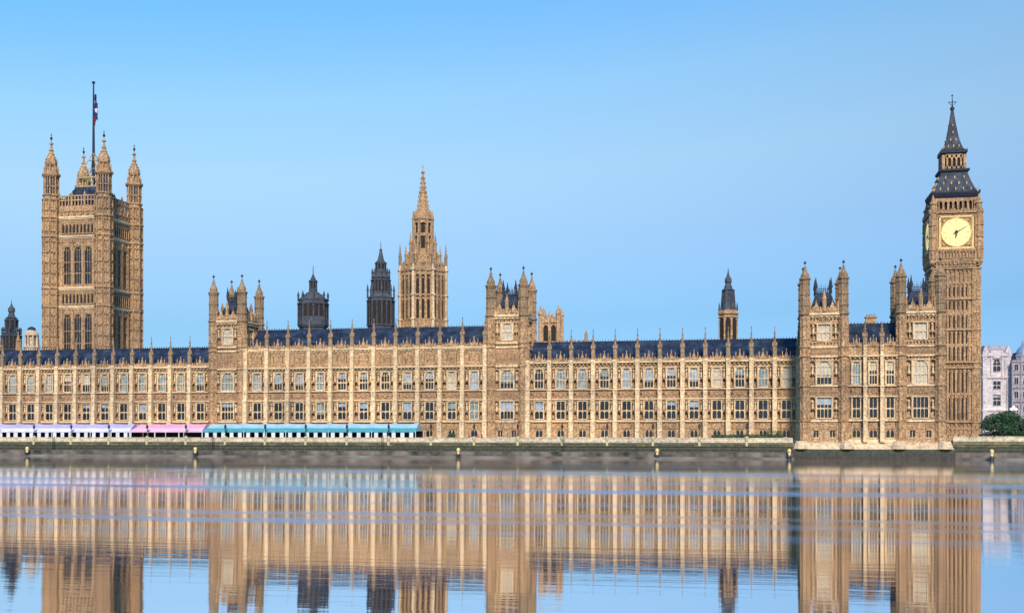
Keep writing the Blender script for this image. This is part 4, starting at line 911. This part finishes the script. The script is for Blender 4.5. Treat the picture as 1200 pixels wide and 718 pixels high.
for a in range(8):
    Rm = Matrix.Rotation(a*math.pi/4, 4, 'Z'); m.M = Rm; hw_ = rl*math.tan(math.pi/8)
    for s in (-1, 1): m.box(*sorted((s*hw_, s*(hw_-.3))), -rl, -rl+.6, 58.5, 68.5)
    m.box(-hw_, hw_, -rl+.02, -rl+.5, 58.5, 59.6); m.box(-hw_, hw_, -rl+.02, -rl+.5, 63.4, 64.2); m.box(-hw_, hw_, -rl+.02, -rl+.5, 67.3, 68.6); m.spandrel(-hw_+.2, hw_-.2, 66.4, 67.3, -rl+.05, -rl+.5, 3); m.spandrel(-hw_+.2, hw_-.2, 62.6, 63.4, -rl+.05, -rl+.5, 3)
    m.gable(0, -rl-.3, -rl+.4, 68.2, hw_*1.9, 2.6)
    for z, h in ((59.6, 3.7), (64.2, 3.0)): lan.append((Rm @ Vector((0, -rl+.45, z)), a, h))
    m.gable(0, -4.5, -3, 55.2, 2.2, 2.9); m.gable(0, -3.7, -2.5, 57.0, 1.5, 2.4)
    m.M = Matrix.Rotation((a+.5)*math.pi/4, 4, 'Z')
    for rr, z0_, z1_, z2_ in ((5.4, 54, 57.5, 60.5), (3.9, 55, 61.0, 64.4), (3.0, 58, 68.2, 70.8)): m.fru(0, -rr, 4, [(z0_, .32), (z1_, .28), (z1_+.1, .45), (z1_+.4, .3), (z2_, .03)])
    m.bar((0, -5.4, 56.8), (0, -3.9, 59.5), .14, 4); m.bar((0, -3.9, 60.5), (0, -2.9, 63.5), .13, 4)
m.M = Matrix.Identity(4); lantern = build(m, 'openwork_lantern', M['tower'], T)
for p, a, h in lan:
    if a in (0, 1, 7, 2, 6): put('lantern_opening', slit_mesh(1.2, h), None, lantern, p, rz=a*math.pi/4)
m = MB(); m.fru(0, 0, 8, [(68.6, 2.6), (70.6, 1.95), (73, 1.42), (76, 1.0), (76.2, 1.2), (76.5, .9), (82, .27), (82.1, .5), (82.6, .5), (82.8, .15), (84.6, .06)])
for a in range(8):
    m.M = Matrix.Rotation((a+.5)*math.pi/4, 4, 'Z')
    for i in range(8): z = 71+i*1.35; rr = 1.95-.19*i; m.cbox(0, -rr*(1.0 if i < 4 else .95), .13, .13, z, z+.35)
m.M = Matrix.Identity(4); m.box(-.4, .4, -.05, .05, 83.9, 84.05); build(m, 'spire', M['tower'], T)

# ------------------------------------------------------------------ dark ventilation towers behind the roofs
def ventower(label, x, y, prof, name='ventilation_tower', n=8, mat='irontower', arches=None, pins=None, tipz=None):
    T = thing(name, label, 'tower', (x, y, 0)); m = MB(); m.fru(0, 0, n, prof); build(m, 'shaft', M[mat], T)
    d = MB(); lv = []
    for (z0_, z1_, rr, per) in arches or []:
        for a in range(n):
            Rm = Matrix.Rotation(a*2*math.pi/n, 4, 'Z'); d.M = Rm; hw_ = rr*math.tan(math.pi/n); st = 2*hw_/per
            for i in range(per+1): xx = -hw_+st*i; d.box(xx-.11, xx+.11, -rr-.2, -rr+.1, z0_, z1_)
            for i in range(per): d.spandrel(-hw_+st*i+.1, -hw_+st*(i+1)-.1, z1_-st*.8, z1_, -rr-.15, -rr+.1, 3); lv.append((Rm @ Vector((-hw_+st*(i+.5), -rr-.06, z0_+.1)), a, st*.72, z1_-z0_-.2))
            d.box(-hw_-.1, hw_+.1, -rr-.35, -rr+.1, z1_, z1_+.35); d.box(-hw_-.1, hw_+.1, -rr-.3, -rr+.1, z0_-.35, z0_)
    d.M = Matrix.Identity(4)
    for (z0_, z1_, rr) in pins or []:
        for a in range(n):
            an = (a+.5)*2*math.pi/n; d.fru(rr*math.sin(an), -rr*math.cos(an), 4, [(z0_, .22), ((z0_+z1_)/2, .18), ((z0_+z1_)/2+.1, .3), (z1_, .03)])
    build(d, 'mouldings', M[mat], T)
    for p, a, w_, h_ in lv:
        if math.cos(a*2*math.pi/n) > -.1: put('louvre_opening', slit_mesh(w_, h_), None, T, p, rz=a*2*math.pi/n)
    return T
ventower('squat dark octagonal lantern tower with ogee cap and slim cupola', -117.4, 34.6,
         [(26, 3.4), (34.2, 3.4), (34.4, 3.8), (41.4, 3.7), (42.0, 3.9), (42.3, 3.3), (43.2, 2.4), (44.0, 1.4), (44.4, .85), (47.0, .75), (47.2, 1.0), (47.5, .7), (48.4, .35), (49, .12), (51.4, .05)],
         arches=[(35.2, 40.6, 3.7, 2), (44.8, 46.8, .8, 1)], pins=[(41.5, 44.2, 4.0)])
ventower('dark stepped gothic tower with steep spire left of the central spire tower', -102.4, 48,
         [(26, 3.5), (37, 3.45), (43.2, 3.4), (43.6, 3.6), (44.0, 2.9), (45.2, 2.4), (49.0, 2.2), (49.3, 2.5), (49.8, 2.0), (51, 1.4), (53.5, 1.05), (53.8, 1.25), (54.2, .85), (57, .3), (57.2, .45), (57.5, .1), (59.6, .04)],
         arches=[(36, 42.6, 3.45, 2), (45.2, 48.4, 2.35, 2), (51.2, 53.2, 1.25, 1)], pins=[(43.4, 47.5, 3.7), (49, 52, 2.4)])
ventower('dark blue stepped spire at the far left edge, left of the great tower', -229.3, 62.8,
         [(24, 5.2), (29, 4.2), (31.0, 3.2), (31.2, 2.7), (36.6, 2.5), (37, 2.75), (37.4, 1.7), (41.6, 1.5), (41.8, 1.8), (42.2, 1.1), (43.6, .7), (43.8, 1.0), (44.9, .95), (45.6, .4), (46.6, .1), (47.6, .04)],
         arches=[(32, 36, 2.7, 2), (38, 41, 1.7, 1)], pins=[(36.6, 39, 2.8)])
T = ventower('slim turret with pale stone base and dark open spire behind the north wing', -6.1, 57.4,
         [(26, 2.35), (37.6, 2.3), (38.0, 2.75), (38.8, 2.7), (39.2, 1.7), (44.2, 1.35), (44.6, 1.6), (45.0, 1.1), (46.4, .6), (46.8, .8), (47.6, .75), (48.4, .35), (49.6, .1), (50.4, .04)],
         name='ventilation_turret', mat='wall', arches=[(30.5, 37, 2.35, 1)])
m = MB(); m.fru(0, 0, 8, [(38.7, 2.05), (39.3, 1.85), (44.2, 1.5), (44.5, 1.8), (44.9, 1.25), (46.4, .72), (46.8, .95), (47.6, .9), (48.4, .42), (49.6, .15), (50.6, .06)])
for a in range(8):
    m.M = Matrix.Rotation((a+.5)*math.pi/4, 4, 'Z'); m.bar((0, -2.15, 39), (0, -1.7, 44.3), .14, 4); m.fru(0, -2.6, 4, [(38.7, .2), (40, .16), (41.2, .02)])
build(m, 'iron_spire', M['irontower'], T)
# square stone tower with corner pinnacles behind the north wing's roof
T = thing('small_square_tower', 'small battlemented square stone tower behind the roof, right of the central block', 'tower', (-55.3, 57.5, 0))
m = MB(); m.box(-2.3, 2.3, -2.3, 2.3, 3.5, 37)
for F in face_mats(0, 0, 2.3):
    m.M = F; m.box(-2.5, 2.5, -.3, .1, 30.5, 31); m.box(-2.6, 2.6, -.4, .1, 36.4, 37.4)
    for i in range(3): xx = -2.2+2.2*i; m.box(xx-.35, xx+.35, -.35, .1, 31, 36.4)
    for i in range(4): m.box(-2.1+1.2*i-.1, -2.1+1.2*i+.6, -.35, .1, 37.4, 38.2)
    m.gable(0, -.3, .1, 38, 1.4, 1.6)
build(m, 'wall', M['wall'], T)
tt = MB(); tt.fru(0, 0, 8, [(3.5, .65), (38.5, .6), (38.7, .8), (39.2, .7), (41.2, .06)]); tt = tt.mesh('corner_turret')
for sx in (-1, 1):
    for sy in (-1, 1): put('corner_turret', tt, M['wall'], T, (sx*2.5, sy*2.5, 0))
for i in (-1, 1):
    for k, F in enumerate(face_mats(0, 0, 2.3)):
        if k != 2: put('lancet', slit_mesh(1.3, 4.6), None, T, F @ Vector((i*1.1, -.06, 31.3)), rz=k*math.pi/2)
T = thing('battlemented_range', 'low battlemented stone range just showing above the north wing roof', 'building', (-48.5, 56, 0))
m = MB(); m.box(-3.6, 5.6, -2, 6, 3.5, 30.5)
for i in range(8): m.box(-3.5+1.2*i, -2.9+1.2*i, -2.15, -1.6, 30.5, 31.4)
m.box(-3.7, 5.7, -2.2, -1.9, 29.8, 30.2); m.fru(3.4, 0, 8, [(30.4, .5), (33, .4), (34.5, .05)])
build(m, 'wall', M['wall'], T)
T = thing('pale_chimney', 'pale whitish chimney between the central tower and small square tower', 'chimney', (-60.8, 52, 0))
m = MB(); m.box(-.8, .8, -.8, .8, 3.5, 36.6); m.box(-1, 1, -1, 1, 35.6, 36.0); build(m, 'stack', M['plinth'], T)
m = MB(); 
for s in (-.4, .4): m.fru(s, 0, 8, [(36.6, .25), (37.8, .2)])
build(m, 'pots', M['carved'], T)
# stone cupola and pinnacle left of the great tower
T = thing('stone_cupola', 'round pale stone cupola with dark cap beside the great tower foot', 'cupola', (-216.6, 54.5, 0))
m = MB(); m.fru(0, 0, 12, [(3.5, 2.2), (31.5, 2.2), (31.6, 2.5), (32.1, 2.5), (32.2, 1.3), (35.2, 1.3), (35.4, 2.1), (36, 2.0), (36.8, 1.3), (37.2, .9)])
for a in range(8): an = a*math.pi/4; m.fru(1.8*math.sin(an), -1.8*math.cos(an), 8, [(32, .3), (35.4, .26)])
build(m, 'drum', M['plinth'], T); m = MB(); m.fru(0, 0, 12, [(37.1, 1.2), (37.7, 1.1), (38.2, .2)]); build(m, 'cap', M['iron'], T)
for x_, y_, hh, lb in ((-220.9, 54, 36.5, 'slim reddish stone pinnacle just left of the stone cupola'), (-225.0, 50, 37.5, 'pale stone pinnacle in front of the dark left spire')):
    T = thing('stone_pinnacle', lb, 'pinnacle', (x_, y_, 0), 'stone pinnacles behind the left wing roof')
    m = MB(); m.fru(0, 0, 8, [(3.5, .9), (hh-6, .9), (hh-5.8, 1.15), (hh-5.4, .8), (hh-2.8, .6), (hh-2.6, .8), (hh-2.2, .5), (hh, .05)]); build(m, 'shaft', M['plinth'] if 'pale' in lb else M['carved'], T)

# ------------------------------------------------------------------ marquees on the terrace
def marquee(name, label, x0, x1, top_m, low_m, hip=0, dark_every=None, hipmat=None, wallm='whitewall', open_all=False):
    T = thing(name, label, 'marquee', (x0, 0, 3.52)); L_ = x1-x0; y0, y1 = -8.9, -2.4; yr = -6.4; ze, zr = 2.55, 4.25
    m = MB(); zm = ze+.42*(zr-ze); ym = y0+.42*(yr-y0)
    nb = max(1, round(L_/5.05)); st = L_/nb
    for i in range(nb):
        a, b_ = st*i+(hip if i == 0 else 0), st*(i+1)
        a0 = st*i
        sag = .10
        vs = []; k = 6
        for j in range(k+1):
            x = a+(b_-a)*j/k; xe = a0+(b_-a0)*j/k; d_ = sag*math.sin(math.pi*j/k)
            vs += [(xe, y0, ze), ((x+xe)/2, ym, zm-d_*.5), (x, yr, zr-d_), (xe, y1, ze)]
        fs = []
        for j in range(k): q = 4*j; fs += [(q, q+4, q+5, q+1), (q+1, q+5, q+6, q+2), (q+2, q+6, q+7, q+3)]
        b0 = len(m.f); m.add(vs, fs)
        for t_ in range(b0, len(m.f)): m.mi[t_] = 1 if (t_-b0) % 3 == 0 else 0
    if hip: 
        m.add([(0, y0, ze), (hip, yr, zr), (0, y1, ze)], [(0, 1, 2)]); m.mi[-1] = 2
    else: m.add([(0, y0, ze), (0, yr, zr), (0, y1, ze)], [(0, 1, 2)])
    m.add([(L_, y0, ze), (L_, yr, zr), (L_, y1, ze)], [(0, 2, 1)])
    build(m, 'canopy', [M[top_m], M[low_m], M[hipmat or top_m]], T)
    m = MB(); m.box(0, L_, y0-.06, y0-.01, ze-.32, ze+.02); build(m, 'valance', M[low_m], T)
    f = MB()
    for i in range(nb+1): f.box(st*i-.06, st*i+.06, y0-.12, y0-.0, 0, ze); f.box(st*i-.05, st*i+.05, y1, y1+.1, 0, ze)
    build(f, 'frame', M['whitewall'], T)
    bk = MB(); bk.box(.1, L_-.1, y1-.06, y1, 0, ze-.05); build(bk, 'interior_shade_sheet', M['interior_shade'], T)  # dark sheet stands in for the shade seen through the open front
    pn_ = MB(); ps = L_/max(1, round(L_/2.1)); c = round(L_/ps)
    for i in range(c):
        if open_all: 
            if i % 3 == 0: pn_.box(ps*i+.1, ps*i+.35, y0+.05, y0+.1, 0, ze-.3)
        else: pn_.box(ps*i+ps*.28, ps*i+ps*.72, y0+.05, y0+.1, 0, ze-.3)
    build(pn_, 'sidewall_panels', M[wallm], T)
    return T
marquee('marquee', 'long marquee with lilac roof and white lower roof on the terrace', -205, -147.6, 'lilac', 'white_cloth')
marquee('marquee', 'pink marquee with dark open front between the lilac and teal ones', -147.5, -128.6, 'pink', 'palepink', 1.5, hipmat='deeppink', open_all=True)
marquee('marquee', 'long teal and pale blue marquee with white side panels on the terrace', -128.5, -75.6, 'paleteal', 'teal', 1.2)

# ------------------------------------------------------------------ terrace lamps on the river wall
lb = MB(); lb.fru(0, 0, 8, [(-1.0, .10), (-.6, .32), (0, .40), (.12, .40), (.3, .2)]); lb.box(-.25, .25, -.3, .0, -1.8, -.9); lb = lb.mesh('corbel')
lp = MB(); lp.fru(0, 0, 8, [(.25, .16), (.7, .09), (1.9, .06), (2.0, .14), (2.1, .06)]); lp = lp.mesh('post')
lg = MB(); lg.fru(0, 0, 10, [(2.05, .1), (2.2, .24), (2.45, .30), (2.7, .24), (2.85, .1)]); lg = lg.mesh('lantern')
lc = MB(); lc.fru(0, 0, 10, [(2.82, .28), (2.95, .18), (3.1, .04), (3.3, .03)]); lc = lc.mesh('cap')
place = []
for k in range(-2, 18):
    x = -172.6+10.1*k
    if x > 6: break
    place.append(x)
for i, x in enumerate(place):
    if i < 6: s_l = 'in front of the lilac marquee'; j = i; sec = 'l'
    elif x < -128.6: s_l = 'in front of the pink marquee'; sec = 'p'
    elif x < -75: s_l = 'in front of the teal marquee'; sec = 't'
    elif x < -58: s_l = 'before the central block past the marquees'; sec = 'c'
    elif x < -50: s_l = 'before the right central tower'; sec = 'c2'
    else: s_l = 'before the north wing'; sec = 'n'
    cnt = sum(1 for q in globals().get('_secs', []) if q == sec)+1
    _secs = globals().get('_secs', [])+[sec]
    ordn = ['first', 'second', 'third', 'fourth', 'fifth', 'sixth', 'seventh', 'eighth'][cnt-1]
    T = thing('terrace_lamp', f'dark iron wall lamp {s_l}, {ordn} from that stretch\'s left', 'lamp', (x, -10.05, 4.55), 'lamps along the terrace wall')
    put('corbel', lb, M['litcorbel'], T); q = put('post', lp, M['black'], T); put('lantern', lg, M['black'], q); put('cap', lc, M['black'], q)

# yellow river markers
for x, lb_ in ((-172.9, 'below the lilac marquee'), (-128.6, 'below the join of pink and teal marquees'), (-64.6, 'below the right end of the central block'), (-20.0, 'below the middle of the north wing'), (8.0, 'beside the corner of the river pavilion'), (48.6, 'below the clock tower')):
    T = thing('river_marker', 'small yellow marker on a dark pile '+lb_, 'marker', (x, -12.4, 0), 'yellow markers along the river wall')
    m = MB(); m.fru(0, 0, 8, [(-1.5, .42), (.7, .42), (.9, .36)]); m.box(-.75, .75, -.3, .3, .55, .75); build(m, 'pile', M['black'], T)
    m = MB(); m.fru(0, 0, 10, [(.9, .28), (1.5, .26), (1.55, .38), (1.95, .4), (2.15, .25), (2.25, .1)]); build(m, 'beacon', M['yellow'], T)

# ------------------------------------------------------------------ planting
def leafcloud(name, mat, parent, ell, nleaf, size, seed):
    rr = random.Random(seed); m = MB(); vs = []; fs = []
    for _ in range(nleaf):
        cx, cy, cz, rx, ry, rz = rr.choice(ell)
        while True:
            p = Vector((rr.uniform(-1, 1), rr.uniform(-1, 1), rr.uniform(-1, 1)))
            if .35 < p.length < 1: break
        c = Vector((cx+p.x*rx, cy+p.y*ry, cz+p.z*rz)); nrm = (p+Vector((rr.gauss(0, .5), rr.gauss(0, .5), rr.gauss(.3, .5)))).normalized()
        u = nrm.orthogonal().normalized(); w = nrm.cross(u); an = rr.random()*6.28; u2 = u*math.cos(an)+w*math.sin(an); w2 = nrm.cross(u2); s_q = size*rr.uniform(.6, 1.3); b0 = len(vs)
        vs += [tuple(c-u2*s_q), tuple(c-w2*s_q*.5), tuple(c+u2*s_q), tuple(c+w2*s_q*.5)]; fs.append((b0, b0+1, b0+2, b0+3))
    m.add(vs, fs); return build(m, name, mat, parent)
def tree(label, x, y, z, rad, h, seed, group='trees right of the clock tower', nl=6000):
    T = thing('tree', label, 'tree', (x, y, z), group); rr = random.Random(seed)
    m = MB(); m.fru(0, 0, 8, [(0, .35), (h*.3, .25), (h*.55, .15)])
    ell = []
    for i in range(20):
        a = rr.random()*6.28; q = rr.uniform(.1, .85)*rad; cz = h*rr.uniform(.2, .85)*(1-.35*q/rad); cx, cy = q*math.cos(a), q*math.sin(a)
        ell.append((cx, cy, cz, rad*rr.uniform(.28, .42), rad*rr.uniform(.28, .42), h*rr.uniform(.14, .22))); m.bar((0, 0, h*.25), (cx, cy, cz), .09, 5)
    ell.append((0, 0, h*.5, rad*.55, rad*.55, h*.35))
    build(m, 'trunk', M['bark'], T); leafcloud('crown', M['leaf'], T, ell, nl, .26, seed+1)
tree('dark round tree at the foot of the clock tower\'s right side', 65.6, 55, 3.5, 7.4, 8.6, 3, nl=15000)
tree('lower dark tree at the right edge beyond the round tree', 76.0, 58, 3.5, 6.2, 6.4, 5, nl=9000)
tree('dark tree outside the round trees by the pale building', 85.5, 60, 3.5, 5.5, 7.0, 8)
T = thing('hedge', 'low dark clipped hedge behind the river wall right of the clock tower', 'hedge', (44, 0, 3.5))
m = MB(); m.box(0, 60, 2.3, 3.1, 0, 1.35); build(m, 'hedge_body', M['leaf'], T); leafcloud('foliage', M['leaf'], T, [(i*2.0+1, 2.7, .8, 1.4, .8, 1.0) for i in range(30)], 6000, .16, 12)
T = thing('terrace_hedge', 'dark green hedge on the terrace beside the river pavilion', 'hedge', (-8.4, -6, 3.52))
m = MB(); m.box(.4, 15.0, -.45, .45, 0, 1.5); build(m, 'hedge_body', M['hedge'], T)
leafcloud('foliage', M['hedge'], T, [(i*1.0+.6, 0, 1.15, .9, .8, .75) for i in range(15)]+[(12.6, 0, 2.0, 1.4, .9, 1.1), (14.4, 0, 1.8, .9, .8, 1.0)], 6500, .14, 21)
T = thing('terrace_shrub', 'small dark rounded shrub on the terrace by the central block', 'shrub', (-68.2, -5, 3.52))
m = MB(); m.fru(0, 0, 8, [(0, .1), (.9, .08)]); build(m, 'stem', M['bark'], T); leafcloud('foliage', M['hedge'], T, [(0, 0, 1.1, 1.0, .8, .9), (.5, 0, 1.4, .6, .6, .6)], 1200, .13, 4)

# ------------------------------------------------------------------ people on the terrace
def person(label, x, y, coat, rz):
    T = thing('person', label, 'person', (x, y, 3.52), rz=rz)
    V = [(0, 0, .95), (0, 0, 1.2), (0, 0, 1.42), (0, 0, 1.52), (0, 0, 1.63), (0, -.01, 1.74), (.10, 0, .9), (.11, -.02, .5), (.12, .02, .08), (.12, -.12, .04), (-.10, 0, .9), (-.11, .03, .5), (-.12, .05, .08), (-.12, -.09, .04), (.2, 0, 1.4), (.26, .02, 1.12), (.25, -.08, .88), (-.2, 0, 1.4), (-.26, .02, 1.12), (-.24, -.1, .9)]
    E = [(0, 1), (1, 2), (2, 3), (3, 4), (4, 5), (0, 6), (6, 7), (7, 8), (8, 9), (0, 10), (10, 11), (11, 12), (12, 13), (2, 14), (14, 15), (15, 16), (2, 17), (17, 18), (18, 19)]
    rad = [.15, .14, .15, .06, .1, .09, .1, .07, .045, .05, .1, .07, .045, .05, .075, .05, .035, .075, .05, .035]
    me = bpy.data.meshes.new('body'); me.from_pydata(V, E, []); o = bpy.data.objects.new('body', me); S.collection.objects.link(o)
    md = o.modifiers.new('skin', 'SKIN'); 
    for i, r_ in enumerate(rad): me.skin_vertices[0].data[i].radius = (r_, r_*.8)
    me.skin_vertices[0].data[0].use_root = True
    ss = o.modifiers.new('ss', 'SUBSURF'); ss.levels = 1; ss.render_levels = 1
    dg = bpy.context.evaluated_depsgraph_get(); ev = bpy.data.meshes.new_from_object(o.evaluated_get(dg)); bpy.data.objects.remove(o)
    ev.materials.clear()
    for mt in (M[coat], M['skin'], M['blackcoat']): ev.materials.append(mt)
    for p in ev.polygons: p.material_index = 1 if p.center.z > 1.5 else (2 if p.center.z < .85 and abs(p.center.x) < .21 else 0); p.use_smooth = True
    put('body', ev, None, T); m = MB(); m.fru(0, .02, 10, [(1.66, .11), (1.74, .115), (1.81, .08), (1.84, .02)]); build(m, 'hair', M['hair'], T)
try:
    S.view_layers[0].update()
    def add_skin(): pass
    person('person in a red coat standing on the terrace by the right central tower', -61.0, -8.6, 'redcoat', .4)
    person('person in a blue coat standing left of the person in red', -63.0, -8.4, 'bluecoat', -.5)
    person('person in a black coat standing right of the person in red', -60.1, -8.2, 'blackcoat', 1.2)
except Exception as ex:
    print('PERSON FAIL', ex)

# ------------------------------------------------------------------ pale buildings beyond, right edge, and street lamps
T = thing('pale_stone_building', 'white gabled stone building between the clock tower and the domed building', 'building', (88.6, 189, 0))
m = MB(); ops = [(-1.3, 1.3, z0_, z1_) for z0_, z1_ in ((8, 12), (15.5, 19.5), (21.5, 24.5), (28.0, 32.5))]
m.wall(-4.9, 4.9, 3.5, 35, 0, 1, ops); m.box(-4.9, 4.9, 1, 14, 3.5, 35)
for z in (13.5, 25.6, 33.6): m.box(-5.2, 5.2, -.5, .2, z, z+.7)
for s in (-1, 1): m.box(*sorted((s*4.9, s*3.4)), -.35, 0, 3.5, 35); m.gable(s*3.9, -.3, .6, 35, 2.2, 2.6); m.fru(s*3.2, 0, 4, [(25.9, .4), (33, .4)])
for x_ in (-1.9, 1.9): m.box(x_-.3, x_+.3, -.35, 0, 26.4, 33.4)
m.gable(0, -.6, .1, 32.9, 3.6, 1.2); m.box(-2, 2, 0, .6, 35, 35.8); build(m, 'wall', M['white'], T)
for z0_, z1_ in ((8, 12), (15.5, 19.5), (21.5, 24.5), (28.0, 32.5)): window(T, 0, 0, z0_, 2.6, z1_-z0_, 2, (.5,), z1_ > 30, 'glass', 'white')
m = MB(); m.add([(-4.9, .8, 35), (4.9, .8, 35), (4.9, 14, 35), (-4.9, 14, 35), (-3.5, 4, 38), (3.5, 4, 38), (3.5, 11, 38), (-3.5, 11, 38)], [(0, 1, 5, 4), (1, 2, 6, 5), (2, 3, 7, 6), (3, 0, 4, 7), (4, 5, 6, 7)]); build(m, 'roof', M['grey'], T)
T = thing('domed_stone_building', 'grey stone building with small blue dome at the right edge', 'building', (96.0, 186, 0))
m = MB(); cols_ = [(-1.3+3.0*i) for i in range(12)]; rows_ = [(8, 10.5), (13, 15.6), (18, 20.6), (23, 25.6), (28, 30.4)]
m.wall(-2.6, 33.5, 3.5, 32, 0, 1, [(c-.7, c+.7, a, b_) for c in cols_ for a, b_ in rows_]); m.box(-2.6, 33.5, 1, 14, 3.5, 32)
for z in (11.6, 16.7, 21.8, 26.8, 31.2): m.box(-2.9, 33.8, -.4, .2, z, z+.5)
for i in range(13): x_ = -2.5+3.0*i-.2; m.box(x_-.2, x_+.2, -.3, 0, 3.5, 31)
build(m, 'wall', M['grey'], T)
for c in cols_:
    for a, b_ in rows_: window(T, c, 0, a, 1.4, b_-a, 2, (), False, 'glass', 'white', hood=True)
for x_ in (1.4, 17.5):
    m = MB(); m.fru(x_, 2.4, 8, [(31.5, 2.6), (33.4, 2.5), (33.5, 2.8), (33.9, 2.4)]); tw = build(m, 'dome_drum', M['grey'], T)
    m = MB(); m.fru(x_, 2.4, 12, [(33.9, 2.4), (35, 2.25), (36, 1.8), (36.9, 1.1), (37.3, .4), (37.6, .4), (38.3, .35), (39.4, .05)]); build(m, 'dome', plain('lead_dome', (.16, .24, .38), .5), tw)
m = MB(); m.add([(-2.6, .8, 32), (33.5, .8, 32), (33.5, 14, 32), (-2.6, 14, 32), (-.6, 5, 35), (31.5, 5, 35), (31.5, 10, 35), (-.6, 10, 35)], [(0, 1, 5, 4), (1, 2, 6, 5), (2, 3, 7, 6), (3, 0, 4, 7), (4, 5, 6, 7)]); build(m, 'roof', M['slate'], T)
sl = None
for x_, y_, h_, lb_ in ((69.0, 66, 9.0, 'lit globe street lamp above the round tree beside the clock tower'), (74.6, 64, 8.0, 'lit globe street lamp lower at the right edge of the trees')):
    T = thing('street_lamp', lb_, 'street lamp', (x_, y_, 3.5), 'street lamps behind the trees')
    m = MB(); m.fru(0, 0, 8, [(0, .22), (.8, .15), (h_-1, .07)]); m.box(-.6, .6, -.05, .05, h_-1.1, h_-1.0); build(m, 'post', M['black'], T)
    for s in (-.6, .6, 0):
        m = MB(); zz = h_-1.0 if s else h_-.5; m.fru(s, 0, 10, [(zz, .12), (zz+.15, .32), (zz+.4, .38), (zz+.65, .3), (zz+.8, .08)]); build(m, 'globe', M['lampglow'], T)
